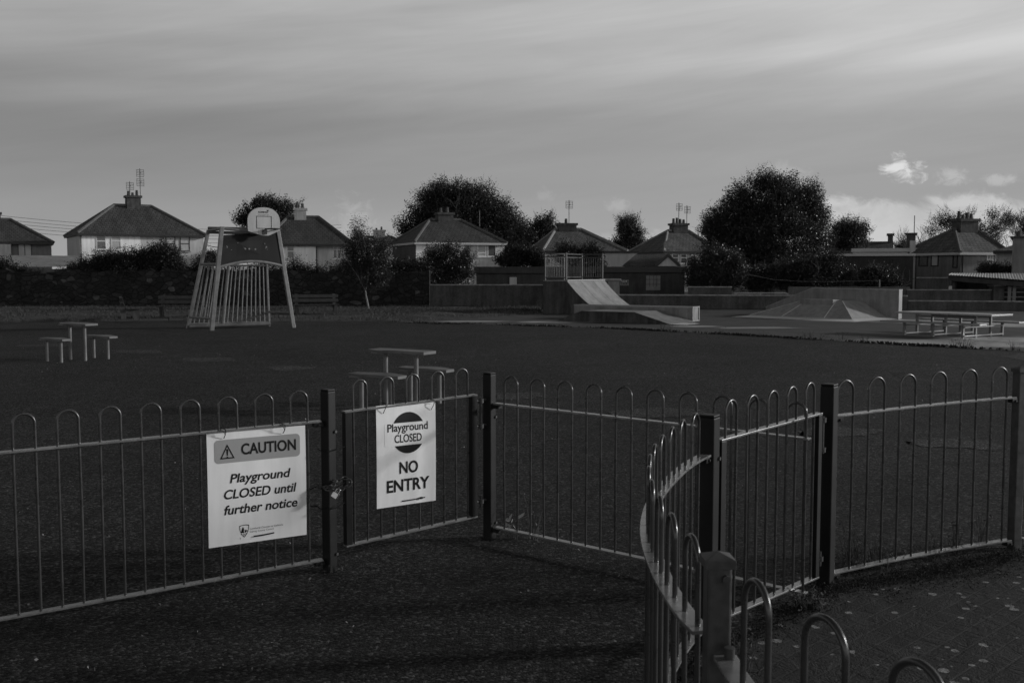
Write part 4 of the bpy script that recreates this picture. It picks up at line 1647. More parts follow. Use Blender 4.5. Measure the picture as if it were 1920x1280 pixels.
# ledge block
LG0, LG1 = gp(1076, 597), gp(1298.5, 603.3)
ld = (LG1 - LG0).normalized()
lw_ = Vector((-ld.y, ld.x, 0))
LL = (LG1 - LG0).length
lo = thing('skate_ledge', LG0, 'long concrete grind ledge with a steel edged end block', 'skate ledge')
m_ = MB()
m_.prism([LG0, LG0 + ld * (LL - .02), LG0 + ld * (LL - .02) + UP * .50, LG0 + UP * .50], lw_ * .62)
m_.build('block', M_CONC, lo, bevel=.012)
m_ = MB()
m_.prism([LG0 - lw_ * .006 + UP * .46, LG1 - lw_ * .006 + UP * .46 - ld * .03, LG1 - lw_ * .006 + UP * .508 - ld * .03, LG0 - lw_ * .006 + UP * .508], lw_ * .06)
m_.build('edge_trim', M_STEEL, lo)
m_ = MB()
e0 = LG1 - ld * .0
for (a0, a1, z0, z1) in ((-.006, .05, .0, .508), (.575, .63, .0, .508), (.05, .575, .46, .508), (.05, .575, .0, .05)):
    m_.prism([e0 + lw_ * a0 + UP * z0 - ld * .02, e0 + lw_ * a1 + UP * z0 - ld * .02, e0 + lw_ * a1 + UP * z1 - ld * .02, e0 + lw_ * a0 + UP * z1 - ld * .02], ld * .025)
m_.build('end_frame', M_STEEL, lo)

# low fun box
FB0, FB1 = gp(1043, 601.5), gp(1257, 608.5)
fbd = (FB1 - FB0).normalized()
fbw = Vector((-fbd.y, fbd.x, 0))
FL = (FB1 - FB0).length
fo = thing('fun_box', FB0, 'low concrete fun box with a ramp at each end, before the ledge', 'skate box')
FW_, FH = 1.95, .36
ta, tb_ = FL * .235, FL * .70
m_ = MB()
m_.prism([FB0, FB0 + fbd * FL, FB0 + fbd * tb_ + UP * FH, FB0 + fbd * ta + UP * FH], fbw * FW_)
m_.build('body', M_CONCD, fo, bevel=.01)
m_ = MB()
for a, b_ in ((FB0 + UP * .006, FB0 + fbd * ta + UP * (FH + .006)), (FB0 + fbd * ta + UP * (FH + .006), FB0 + fbd * tb_ + UP * (FH + .006)), (FB0 + fbd * tb_ + UP * (FH + .006), FB0 + fbd * FL + UP * .006)):
    m_.quad(a - fbw * .003, b_ - fbw * .003, b_ + fbw * (FW_ - .003), a + fbw * (FW_ - .003))
m_.build('riding_surface', M_CONC, fo)
m_ = MB()
m_.quad(FB0 + fbd * (FL - .02) + UP * .012 - fbw * .003, FB0 + fbd * (FL + .55) + UP * .008 - fbw * .003, FB0 + fbd * (FL + .55) + UP * .008 + fbw * 1.1, FB0 + fbd * (FL - .02) + UP * .012 + fbw * 1.1)
m_.build('toe_plate', M_CONCL, fo)

# hip pyramid against its wall
Q1, Q2 = gp(1369, 594), gp(1602.5, 603.5)
pu = (Q2 - Q1).normalized()
pw = Vector((-pu.y, pu.x, 0))
PLn = (Q2 - Q1).length
po = thing('skate_pyramid', Q1, 'hipped concrete skate pyramid with pale toe strip and raised block', 'skate ramp')


def pq(u, v, z):
    return Q1 + pu * u + pw * v + UP * z


b0, bz, tz = .62, .06, .63
uL, uR, vT, vW = 2.0, 3.55, 1.75, 3.0
m_ = MB()
m_.quad(pq(0, 0, .004), pq(PLn, 0, .004), pq(PLn - .42, b0, bz), pq(.42, b0, bz))
m_.quad(pq(PLn, 0, .004), pq(PLn, vW, .004), pq(PLn - .42, vW, bz), pq(PLn - .42, b0, bz))
m_.quad(pq(0, vW, .004), pq(0, 0, .004), pq(.42, b0, bz), pq(.42, vW, bz))
m_.build('toe_strip', M_CONCL, po)
m_ = MB()
m_.quad(pq(.42, b0, bz), pq(PLn - .42, b0, bz), pq(uR, vT, tz), pq(uL, vT, tz))
m_.quad(pq(PLn - .42, b0, bz), pq(PLn - .42, vW, bz), pq(uR, vW, tz), pq(uR, vT, tz))
m_.quad(pq(.42, vW, bz), pq(.42, b0, bz), pq(uL, vT, tz), pq(uL, vW, tz))
m_.quad(pq(uL, vT, tz), pq(uR, vT, tz), pq(uR, vW, tz), pq(uL, vW, tz))
m_.build('slopes', mat('pyramid_concrete', .33, .18, 2.0, .55, fine=.12, fscale=50, bump=.1, bscale=60, stain=.15), po)
m_ = MB()
for (a, b_) in ((pq(PLn - .42, b0, bz + .006), pq(uR, vT, tz + .006)), (pq(.42, b0, bz + .006), pq(uL, vT, tz + .006)), (pq(PLn * .36, b0, bz + .004), pq(uL + .15, vT, tz + .004)), (pq(PLn * .70, b0, bz + .004), pq(uR - .25, vT, tz + .004))):
    m_.flat([a, b_], .035, .006)
m_.build('hip_edges', M_CONCL, po)
m_ = MB()
m_.prism([pq(uL + .02, vT - .28, tz - .20), pq(uL + .02, vT - .28, tz + .05), pq(uR - .22, vT - .28, tz + .05), pq(uR - .22, vT - .28, tz - .20)], pw * .5)
m_.build('raised_block', M_CONC, po, bevel=.012)
wo_ = thing('skate_wall', pq(-.3, vW, 0), 'tall concrete wedge wall behind the skate pyramid', 'wall')
m_ = MB()
m_.prism([pq(-.45, vW + .004, 0), pq(PLn + .02, vW + .004, 0), pq(PLn + .02, vW + .004, 1.02), pq(1.55, vW + .004, 1.03), pq(-.45, vW + .004, .27)], pw * .26)
m_.build('wall', M_CONC, wo_, bevel=.012)
m_ = MB()
m_.prism([pq(1.55, vW - .004, 1.032), pq(1.55, vW - .004, 1.062), pq(PLn + .03, vW - .004, 1.052), pq(PLn + .03, vW - .004, 1.022)], pw * .276)
m_.prism([pq(-.45, vW - .004, .272), pq(-.45, vW - .004, .30), pq(1.55, vW - .004, 1.062), pq(1.55, vW - .004, 1.032)], pw * .276)
m_.build('wall_cap', M_RAMP, wo_)
m_ = MB()
m_.quad(pq(PLn + .022, vW + .012, .0), pq(PLn + .022, vW + .256, .0), pq(PLn + .022, vW + .256, 1.015), pq(PLn + .022, vW + .012, 1.015))
m_.build('end_face', M_RAMP, wo_)

# steel picnic table at right
near_ = [gp(1695.3, 627.7), gp(1749.8, 631.3), gp(1805, 634.0)]
far_ = [gp(1736.7, 619.0), gp(1790, 622.3), gp(1845, 625.3)]
su = (near_[2] - near_[0]).normalized()
sw_ = Vector((-su.y, su.x, 0))
sgap = (near_[2] - near_[0]).length / 2
shalf = .95
SC = (near_[0] + near_[2]) / 2 + sw_ * shalf
st_ = thing('steel_picnic_table', SC, 'long low steel picnic table with two attached benches, at right', 'picnic table')


def sp_(u, v, z):
    return SC + su * u + sw_ * v + UP * z


m_ = MB()
m_.prism([sp_(-1.42, -.52, .55), sp_(1.32, -.52, .55), sp_(1.32, .52, .55), sp_(-1.42, .52, .55)], UP * .045)
m_.build('tabletop', M_STEEL, st_, bevel=.006)
for s_ in (-1, 1):
    m_ = MB()
    c = shalf * s_
    m_.prism([sp_(-1.45, c - .17, .335), sp_(1.35, c - .17, .335), sp_(1.35, c + .17, .335), sp_(-1.45, c + .17, .335)], UP * .04)
    m_.build('bench_seat', M_STEEL, st_, bevel=.006)
for u in (-sgap, 0.0, sgap):
    for v, h in ((-shalf, .335), (-.36, .55), (.36, .55), (shalf, .335)):
        m_ = MB()
        p = sp_(u, v, 0)
        m_.obox((p.x, p.y), su, sw_, .028, .028, 0, h)
        m_.build('leg', M_TUBE, st_)
    m_ = MB()
    for z in (.05, .27):
        m_.tube([sp_(u + .03, -shalf, z), sp_(u + .03, shalf, z)], .022, 6)
    m_.build('cross_rail', M_STEEL, st_, smooth=True)
for s_ in (-1, 1):
    m_ = MB()
    m_.tube([sp_(-sgap, .40 * s_, .50), sp_(sgap, .40 * s_, .50)], .022, 6)
    m_.build('side_rail', M_TUBE, st_, smooth=True)


# park benches by the wall
def park_bench(label, c, ang, posts=True):
    o = thing('park_bench', (0, 0, 0), label, 'bench', 'old park benches along the stone wall')
    for k in range(3):
        m_ = MB()
        m_.box(-.85, .85, -.42 + .15 * k, -.29 + .15 * k, .37, .40)
        m_.build('seat_slat', M_WOOD, o, bevel=.006)
    for k in range(2):
        m_ = MB()
        m_.hexa([(-.85, .06 + .04 * k, .48 + .16 * k), (.85, .06 + .04 * k, .48 + .16 * k), (.85, .09 + .04 * k, .48 + .16 * k), (-.85, .09 + .04 * k, .48 + .16 * k), (-.85, .09 + .04 * k, .60 + .16 * k), (.85, .09 + .04 * k, .60 + .16 * k), (.85, .12 + .04 * k, .60 + .16 * k), (-.85, .12 + .04 * k, .60 + .16 * k)])
        m_.build('back_slat', M_WOOD, o, bevel=.006)
    for s_ in (-1, 1):
        m_ = MB()
        x = .70 * s_
        m_.prism([Vector((x - .05, -.36, 0)), Vector((x - .05, -.22, 0)), Vector((x - .05, -.16, .30)), Vector((x - .05, .02, .30)), Vector((x - .05, .04, 0)), Vector((x - .05, .18, 0)), Vector((x - .05, .22, .78)), Vector((x - .05, .13, .78)), Vector((x - .05, .06, .37)), Vector((x - .05, -.40, .37))], (.1, 0, 0))
        m_.build('leg', M_CONCD, o)
    o.location = c
    o.rotation_euler = (0, 0, ang)
    return o


g_ = gp(592, 588, .1)
park_bench('wooden park bench standing right of the ball goal', (g_.x, g_.y, .06), R(16))
g_ = gp(343, 592, .1)
park_bench('wooden park bench seen through the bars left of the ball goal', (g_.x, g_.y, .06), R(12))
g_ = gp(230, 597, .08)
park_bench('park bench seen end on before the stone wall at left', (g_.x + .1, g_.y + .1, .04), R(112))


# ------------------------------------------------------------------ boundary walls
def wall_between(name, label, a, b_, h, th, m, cope=None, group=None, cope_h=.06, rough_top=0.0, n=40, over=.02):
    a, b_ = Vector((a.x, a.y, 0)), Vector((b_.x, b_.y, 0))
    o = thing(name, a, label, 'wall', group)
    d = (b_ - a).normalized()
    nn = Vector((-d.y, d.x, 0))
    hs = [h + random.uniform(-1, 1) * rough_top for _ in range(n + 1)]
    m_ = MB()
    L = (b_ - a).length
    ring_f = [a + d * L * k / n + UP * hs[k] for k in range(n + 1)]
    if rough_top:
        for k in range(n):
            p, q = a + d * L * k / n, a + d * L * (k + 1) / n
            j0, j1 = nn * 0, nn * 0
            m_.quad(p - UP * .05, q - UP * .05, ring_f[k + 1], ring_f[k])
            m_.quad(ring_f[k], ring_f[k + 1], ring_f[k + 1] + nn * th, ring_f[k] + nn * th)
            m_.quad(q - UP * .05 + nn * th, p - UP * .05 + nn * th, ring_f[k] + nn * th, ring_f[k + 1] + nn * th)
        m_.quad(a - UP * .05, ring_f[0], ring_f[0] + nn * th, a - UP * .05 + nn * th)
        m_.quad(b_ - UP * .05, b_ - UP * .05 + nn * th, ring_f[-1] + nn * th, ring_f[-1])
    else:
        m_.prism([a - UP * .05, b_ - UP * .05, b_ + UP * h, a + UP * h], nn * th)
    m_.build('wall', m, o)
    if cope:
        m_ = MB()
        m_.prism([a - nn * over + UP * (h + .002), b_ - nn * over + UP * (h + .002), b_ - nn * over + UP * (h + cope_h), a - nn * over + UP * (h + cope_h)], nn * (th + 2 * over))
        m_.build('coping', cope, o, bevel=.012)
    return o


WY = 46.0
wall_between('stone_wall', 'long dark rubble stone wall overgrown with ivy at left', Vector((-34, WY, 0)), Vector((zp(806, 560, 45.3).x - .02, 45.3, 0)), 1.72, .5, M_RUBBLE, rough_top=.10, n=90)
cw0, cw1 = zp(806, 560, 45.0), zp(1024, 560, 44.6)
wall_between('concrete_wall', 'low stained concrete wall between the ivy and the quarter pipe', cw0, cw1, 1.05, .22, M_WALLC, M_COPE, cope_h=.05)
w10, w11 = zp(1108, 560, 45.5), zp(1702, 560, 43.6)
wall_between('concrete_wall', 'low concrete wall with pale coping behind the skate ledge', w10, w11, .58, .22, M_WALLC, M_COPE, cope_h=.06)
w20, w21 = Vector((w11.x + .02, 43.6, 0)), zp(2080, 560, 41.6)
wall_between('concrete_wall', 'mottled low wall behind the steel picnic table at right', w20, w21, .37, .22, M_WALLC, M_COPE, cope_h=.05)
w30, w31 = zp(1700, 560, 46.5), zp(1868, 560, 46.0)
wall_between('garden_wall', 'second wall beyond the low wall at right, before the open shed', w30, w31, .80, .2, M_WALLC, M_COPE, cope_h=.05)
wall_between('garden_wall', 'pale capped garden wall left of the open shed', zp(1718, 520, 55.5), zp(1778, 520, 55.0), 1.30, .2, M_WALLC, M_COPE, cope_h=.06)
# square pier behind the quarter pipe
pr = thing('gate_pier', zp(1149, 560, 46.6), 'pale streaked concrete pier behind the quarter pipe', 'pier')
c = zp(1149, 560, 46.6)
m_ = MB()
m_.box(c.x - .27, c.x + .27, 46.2, 46.9, -.05, 1.24)
m_.build('shaft', M_CONC, pr)
m_ = MB()
m_.box(c.x - .60, c.x + .34, 46.12, 46.98, 1.242, 1.34)
m_.build('cap', M_COPE, pr, bevel=.02)
pr = thing('gate_pier', zp(1867, 560, 46.2), 'square dark gate pier beside the barred field gate at right', 'pier')
c = zp(1866, 560, 46.2)
m_ = MB()
m_.box(c.x - .24, c.x + .24, 45.86, 46.4, -.05, 1.0)
m_.build('shaft', M_WALLC, pr)
m_ = MB()
m_.box(c.x - .28, c.x + .28, 45.80, 46.46, 1.002, 1.07)
m_.build('cap', M_COPE, pr, bevel=.02)
fg = thing('field_gate', zp(1882, 560, 46.1), 'tubular field gate at the right edge beside the dark pier', 'gate')
gx0, gx1 = zp(1880, 560, 46.1).x, zp(1990, 560, 46.1).x
for z in (.28, .50, .72, .93):
    m_ = MB()
    m_.tube([(gx0, 46.1, z), (gx1, 46.1, z)], .024, 6)
    m_.build('gate_bar', M_TUBE, fg, smooth=True)
for x in (gx0, (gx0 + gx1) / 2, gx1):
    m_ = MB()
    m_.tube([(x, 46.1, .1), (x, 46.1, 1.0)], .03, 6)
    m_.build('gate_upright', M_TUBE, fg, smooth=True)
# pipe railing beyond the low wall
rl = thing('pipe_railing', zp(1376, 550, 46.3), 'thin pipe rail on short posts beyond the low wall', 'railing')
m_ = MB()
m_.tube([zp(1376, 549.5, 46.3), zp(1474, 549.5, 46.3), zp(1478, 552, 46.3)], .030, 6)
m_.build('rail', M_STEEL, rl, smooth=True)
for px in (1380, 1426, 1474):
    m_ = MB()
    p = zp(px, 549.5, 46.3)
    m_.tube([p, (p.x, p.y, 0)], .026, 6)
    m_.build('rail_post', M_STEEL, rl, smooth=True)
gw_ = zp(1281, 550, 46.6)
wall_between('garden_wall', 'short dark garden wall with an end pillar behind the low wall', zp(1290, 545, 47.2), zp(1372, 545, 46.9), .92, .2, M_WALLC, M_COPE, cope_h=.05)
wall_between('garden_wall', 'dark garden wall below the big tree', zp(1478, 545, 47.6), zp(1706, 545, 47.2), .95, .2, M_DASH, None)


# ------------------------------------------------------------------ houses
class Frame:
    """vertical frame squared to the line of sight through px: u across, v away from the camera"""

    def __init__(s, pxc, D, yaw=0.0):
        s.al = math.atan((pxc - PX0) / F) + yaw
        s.r = Vector((math.cos(s.al), -math.sin(s.al), 0))
        s.f = Vector((math.sin(s.al), math.cos(s.al), 0))
        s.D = D

    def uz(s, px, py, v=0.0):
        d = ray(px, py)
        t = (s.D + v) / d.dot(s.f)
        p = Vector((0, 0, CAM_H)) + d * t
        return p.dot(s.r), p.z

    def P(s, u, v, z):
        q = s.r * u + s.f * (s.D + v)
        return Vector((q.x, q.y, z))

    def box(s, b, u0, u1, v0, v1, z0, z1):
        b.hexa([s.P(u0, v0, z0), s.P(u1, v0, z0), s.P(u1, v1, z0), s.P(u0, v1, z0), s.P(u0, v0, z1), s.P(u1, v0, z1), s.P(u1, v1, z1), s.P(u0, v1, z1)])


def roof_faces(faces, name, m, parent):
    """roof planes with tile coordinates along eaves and up the slope"""
    b = MB()
    for f in faces:
        b.quad(*f)
    ob = b.build(name, m, parent)
    me = ob.data
    uvl = me.uv_layers.new(name='UVMap')
    for p in me.polygons:
        n = p.normal
        ax = Vector((-n.y, n.x, 0))
        ax = ax.normalized() if ax.length > 1e-4 else Vector((1, 0, 0))
        ay = n.cross(ax)
        for li in p.loop_indices:
            co = me.vertices[me.loops[li].vertex_index].co
            uvl.data[li].uv = (co.dot(ax), co.dot(ay))
    return ob


def window(Fm, o, pl, pt, pr, pb, v, fm, gm=None, bars=(), sill=True, trans=None):
    u0, z1 = Fm.uz(pl, pt, v)
    u1, z0 = Fm.uz(pr, pb, v)
    w_ = .06
    b = MB()
    e = .045
    Fm.box(b, u0, u1, v - e, v + .02, z1 - w_, z1)
    Fm.box(b, u0, u1, v - e, v + .02, z0, z0 + w_)
    Fm.box(b, u0, u0 + w_, v - e, v + .02, z0 + w_, z1 - w_)
    Fm.box(b, u1 - w_, u1, v - e, v + .02, z0 + w_, z1 - w_)
    if trans:
        zt = z0 + (z1 - z0) * trans
        Fm.box(b, u0 + w_, u1 - w_, v - e, v + .02, zt - .035, zt + .035)
    for q in bars:
        ub = u0 + (u1 - u0) * q
        Fm.box(b, ub - .03, ub + .03, v - e + .004, v + .02, z0 + w_, z1 - w_)
    f = b.build('window', fm, o)
    b = MB()
    Fm.box(b, u0 + w_ * .9, u1 - w_ * .9, v - .018, v + .015, z0 + w_ * .9, z1 - w_ * .9)
    b.build('pane', gm or M_PANE, f)
    if sill:
        b = MB()
        Fm.box(b, u0 - .08, u1 + .08, v - .12, v + .02, z0 - .09, z0 - .002)
        b.build('sill', M_COPE if fm is M_FRAMED else M_FRAMEW, f)


def aerial(Fm, o, px, pt, pb, v, panels=1):
    u, z1 = Fm.uz(px, pt, v)
    _, z0 = Fm.uz(px, pb, v)
    b = MB()
    b.tube([Fm.P(u, v, z0), Fm.P(u, v, z1)], .030, 5)
    for k in range(panels):
        zc = z1 - .12 - .75 * k
        for i in range(5):
            z = zc - i * .14
            b.tube([Fm.P(u - .30, v - .1, z), Fm.P(u + .30, v - .1, z)], .016, 4)
        for s_ in (-.28, 0.0, .28):
            b.tube([Fm.P(u + s_, v - .1, zc), Fm.P(u + s_, v - .1, zc - .56)], .014, 4)
        b.tube([Fm.P(u, v - .5, zc - .28), Fm.P(u, v, zc - .28)], .025, 5)
    b.build('aerial', M_WIRE, o)


def house(label, pxc, D, eave, ridge, chim, walls, wins=(), depth=7.5, oh=.35, roof=None, ridge_m=None, yaw=0.0, fascia=None, aerials=(), pipes=(), name='house', hip_tiles=True, pots=3, chim_m=None, side=None, side_wins=()):
    """eave (pxL, pxR, y), ridge (pxL, pxR, y), chim (pxL, pxR, ytop); walls (pxL, pxR, material, setback, depth-scale)"""
    Fm = Frame(pxc, D, yaw)
    uL, ze = Fm.uz(eave[0], eave[2], -oh)
    uR, _ = Fm.uz(eave[1], eave[2], -oh)
    vm = depth / 2
    rL, zr = Fm.uz(ridge[0], ridge[2], vm)
    rR, _ = Fm.uz(ridge[1], ridge[2], vm)
    o = thing(name, Fm.P((uL + uR) / 2, 0, 0), label, 'house')
    P = Fm.P
    # walls
    for (a, c, m_, sb, tp) in walls:
        u0, _ = Fm.uz(a, eave[2], sb)
        u1, _ = Fm.uz(c, eave[2], sb)
        b = MB()
        Fm.box(b, u0, u1, sb, depth - .3, -.1, ze - .06)
        b.build('wall', m_, o)
    if side:
        u0, _ = Fm.uz(walls[0][0], eave[2], walls[0][3])
        b = MB()
        Fm.box(b, u0 - .04, u0 - .003, walls[0][3] - .004, depth - .25, -.1, ze - .06)
        b.build('wall', side, o)
        for (v0, v1, z0, z1, fm, gm) in side_wins:
            b = MB()
            va_, vb_ = depth * (1 - v1), depth * (1 - v0)
            Fm.box(b, u0 - .09, u0 - .041, va_, va_ + .07, z0, z1)
            Fm.box(b, u0 - .09, u0 - .041, vb_ - .07, vb_, z0, z1)
            Fm.box(b, u0 - .088, u0 - .041, va_ + .07, vb_ - .07, z0, z0 + .07)
            Fm.box(b, u0 - .088, u0 - .041, va_ + .07, vb_ - .07, z1 - .07, z1)
            f = b.build('window', fm, o)
            b = MB()
            Fm.box(b, u0 - .06, u0 - .0405, va_ + .06, vb_ - .06, z0 + .06, z1 - .06)
            b.build('pane', gm, f)
    # roof planes and eaves
    e = [P(uL, -oh, ze), P(uR, -oh, ze), P(uR, depth + oh, ze), P(uL, depth + oh, ze)]
    A, B = P(rL, vm, zr), P(rR, vm, zr)
    faces = [(e[0], e[1], B, A), (e[1], e[2], B), (e[2], e[3], A, B), (e[3], e[0], A)]
    rf = roof_faces(faces, 'roof', roof or M_ROOF, o)
    b = MB()
    dn = UP * -.16
    for k in range(4):
        p, q = e[k], e[(k + 1) % 4]
        b.quad(p + dn, q + dn, q - UP * .003, p - UP * .003)
    b.quad(e[3] + dn, e[2] + dn, e[1] + dn, e[0] + dn)
    b.build('eaves', fascia or M_FASCIA, rf)
    b = MB()
    lift = UP * .03
    b.tube([A + lift, B + lift], .12, 6)
    if hip_tiles:
        for p, q in ((e[0], A), (e[1], B), (e[2], B), (e[3], A)):
            b.tube([p + lift, q + lift], .11, 6)
    b.build('ridge_tiles', ridge_m or M_RIDGE, rf)
    # chimney
    if chim:
        c0, zc = Fm.uz(chim[0], chim[2], vm)
        c1, _ = Fm.uz(chim[1], chim[2], vm)
        b = MB()
        Fm.box(b, c0, c1, vm - .45, vm + .45, zr - 1.2, zc - .12)
        ch_ = b.build('chimney', chim_m or M_BRICK, rf)
        b = MB()
        Fm.box(b, c0 - .10, c1 + .10, vm - .55, vm + .55, zc - .118, zc + .06)
        b.build('chimney_cap', chim_m or M_BRICK, ch_)
        for k in range(pots):
            b = MB()
            u = c0 + (c1 - c0) * (k + .6) / (pots + .3)
            b.tube([P(u, vm, zc + .05), P(u, vm, zc + .05 + random.uniform(.22, .55))], .13, 8, .10)
            b.build('chimney_pot', M_BRICK, ch_, smooth=True)
    for wn in wins:
        window(Fm, o, *wn)
    for (px, y0, y1, v) in pipes:
        u, z1 = Fm.uz(px, y0, v)
        b = MB()
        b.tube([P(u, v - .07, .1), P(u, v - .07, z1)], .05, 6)
        b.build('downpipe', M_FASCIA, o, smooth=True)
    for a in aerials:
        aerial(Fm, o, *a)
    return o, Fm


FW, FD_, PN, CU = M_FRAMEW, M_FRAMED, M_PANE, M_CURT
# far left house, cut by the frame
house('house with a low wing at the left edge of photo', 30, 92, (-60, 101, 453), (-20, 20, 411), (-30, 1, 399),
      [(-50, 20, M_GREYR, -.3, 1), (20, 96, M_DGREY, .4, 1)], [(33, 457, 60, 480, .4, FD_, CU, (.5,))], depth=7.5, pots=2)
hw_ = Frame(5, 88)
# semi-detached pair behind the hedge
house('wide semi detached house, half white and half grey, behind the big hedge', 252, 83, (145, 387, 437), (213, 284, 385), (236, 262, 368),
      [(149, 263, M_WHITE, 0, 1), (263, 381, M_GREYR, .012, 1)],
      [(180, 442, 199, 468, 0, FW, PN, (), True, .62), (208, 442, 227, 468, 0, FW, CU, (), True, .62), (310, 443, 329, 471, .012, FD_, CU, (), True, .5), (337, 443, 356, 471, .012, FD_, CU, (), True, .5)],
      yaw=-R(10), side=M_GREYR, aerials=((262, 316, 372, 3.7, 2), (243, 340, 368, 3.7, 1)), pipes=((151, 440, 0, 0),), pots=3)
# house behind the basketball board
house('white and grey house half hidden behind the ball goal', 585, 78, (492, 664, 457), (540, 598, 407), (552, 574, 392),
      [(500, 592, M_WHITE, 0, 1), (592, 655, M_GREYR, .4, 1)],
      [(538, 459, 552, 484, 0, FW, PN, (), True, .52), (624, 461, 640, 485, .4, FW, PN, (.5,), True, .7), (646, 461, 658, 485, .4, FW, PN, (.5,), True, .7)],
      pipes=((593, 456, 0, .35),), fascia=M_FASCIA, pots=2, chim_m=M_GREYR)
# far chimney between
house('far low house showing only its roof and white chimney', 712, 120, (672, 752, 452), (690, 735, 444), (700, 722, 432), [(676, 748, M_WHITE, 0, 1)], depth=8, pots=2, chim_m=M_GREYR)
# dark-sided house before the tree
house('house with a dark pebbledashed side before the wide tree', 838, 74, (777, 951, 454), (806, 864, 412), (819, 847, 400),
      [(780, 871, M_WHITE, 0, 1), (871, 946, M_GREYR, .1, 1)],
      [(797, 461, 816, 482, 0, FW, PN, (.5,), True, .7), (895, 459, 911, 481, .1, FW, CU, (), True, .3), (914, 459, 930, 481, .1, FW, PN, (), True)],
      yaw=-R(17), side=M_DASH, fascia=M_FASCIAW, aerials=((899, 395, 425, 3.7, 0),), pots=2)
# two pale-roofed houses in the middle
house('pale hipped house directly behind the guard rail of the ramp', 1078, 77, (1018, 1177, 470), (1042, 1090, 430), (1046, 1079, 420),
      [(1021, 1172, M_GREYR, 0, 1)], [(1040, 476, 1060, 492, 0, FW, PN)], yaw=-R(12), side=M_GREYR, roof=M_ROOFL, ridge_m=M_RIDGEL, aerials=((1067, 375, 420, 3.7, 1),), pots=1)
house('pale hipped house with a satellite dish, left of the big tree', 1266, 76, (1245, 1352, 471), (1252, 1292, 433), (1259, 1286, 420),
      [(1248, 1348, M_GREYR, 0, 1)], [(1260, 476, 1272, 494, 0, FW, PN, (), True, .6), (1276, 476, 1287, 494, 0, FW, PN, (), True, .6)],
      yaw=-R(25), side=M_GREYR, roof=M_ROOFL, ridge_m=M_RIDGEL, aerials=((1273, 380, 420, 3.7, 1), (1288, 385, 440, 3.7, 1)), pots=4)
dsF = Frame(1252, 80)
du, dz_ = dsF.uz(1252.5, 460, 1.3)
ds = thing('satellite_dish', dsF.P(du, 1.3, dz_), 'small satellite dish on the roof of the middle house', 'satellite dish')
m_ = MB()
m_.tube([dsF.P(du, 1.2, dz_), dsF.P(du, 1.05, dz_ + .04)], .30, 14, .36)
m_.build('dish', M_COPE, ds, smooth=True)
m_ = MB()
m_.tube([dsF.P(du, 1.2, dz_), dsF.P(du, 1.5, dz_ - .5)], .03, 5)
m_.build('bracket', M_WIRE, ds)
# right-hand house
house('large dark walled house with a broad hipped roof at right', 1800, 54, (1800, 1895, 473), (1790, 1829, 430), (1793, 1826, 412),
      [(1803, 1867, M_DGREY, 0, 1), (1867, 1890, M_GREYR, .02, 1)],
      [(1850, 476, 1861, 497, 0, FW, PN, (.5,), True, .5), (1880, 476, 1889, 497, .02, FW, PN, (), True, .6)],
      roof=M_ROOFL, ridge_m=M_RIDGE, depth=5.2, fascia=M_FASCIAW, pipes=((1804, 474, 0, 0),), pots=4, yaw=-R(40), side=M_DGREY, side_wins=((.22, .40, 2.0, 3.1, FD_, PN), (.46, .60, 2.0, 3.1, FD_, CU), (.86, .95, 1.9, 3.2, FD_, PN)))



def simple_building(name, label, cat, pxL, pxR, D, depth, ytL, wall_m, top=None, extra=None, top_h=.12):
    Fm = Frame((pxL + pxR) / 2, D)
    u0, z1 = Fm.uz(pxL, ytL)
    u1, _ = Fm.uz(pxR, ytL)
    o = thing(name, Fm.P((u0 + u1) / 2, 0, 0), label, cat)
    b = MB()
    Fm.box(b, u0, u1, 0, depth, -.1, z1 - top_h)
    b.build('wall', wall_m, o)
    if top:
        b = MB()
        Fm.box(b, u0 - .12, u1 + .12, -.15, depth + .15, z1 - top_h + .002, z1)
        b.build('roof', top, o)
    return o, Fm, u0, u1, z1


# flat clad hall on the right and the roof and chimneys beyond it
o, Fm, u0, u1, z1 = simple_building('clad_hall', 'flat dark clad hall with a pale roof edge, right of the big tree', 'building', 1548, 1713, 62, 9, 476, M_DTIN, M_FASCIAW, top_h=.14)
m_ = MB()
nr = 60
for k in range(nr):
    u = u0 + (u1 - u0) * (k + .5) / nr
    Fm.box(m_, u - .028, u + .028, -.035, -.001, .0, z1 - .16)
m_.build('cladding_ribs', M_DTIN, o)
o, Fm, u0, u1, z1 = simple_building('flat_extension', 'white flat roofed extension with a tall dark chimney beyond the clad hall', 'building', 1600, 1740, 74, 5, 466, M_GREYR, M_FASCIAW, top_h=.25)
m_ = MB()
a, za_ = Fm.uz(1700, 437, 2)
b_, _ = Fm.uz(1717, 437, 2)
Fm.box(m_, a, b_, 1.6, 2.5, z1 - .1, za_ - .15)
chm = m_.build('chimney', M_BRICK, o)
m_ = MB()
Fm.box(m_, a - .1, b_ + .1, 1.5, 2.6, za_ - .148, za_)
m_.build('chimney_cap', M_BRICK, chm)
aerial(Fm, o, 1715, 404, 437, 2.1, 0)
m_ = MB()
a, za_ = Fm.uz(1706, 458, -.3)
b_, _ = Fm.uz(1717, 458, -.3)
Fm.box(m_, a, b_, -.30, -.02, 0, za_ + .25)
m_.build('end_pier', M_GREYR, o)
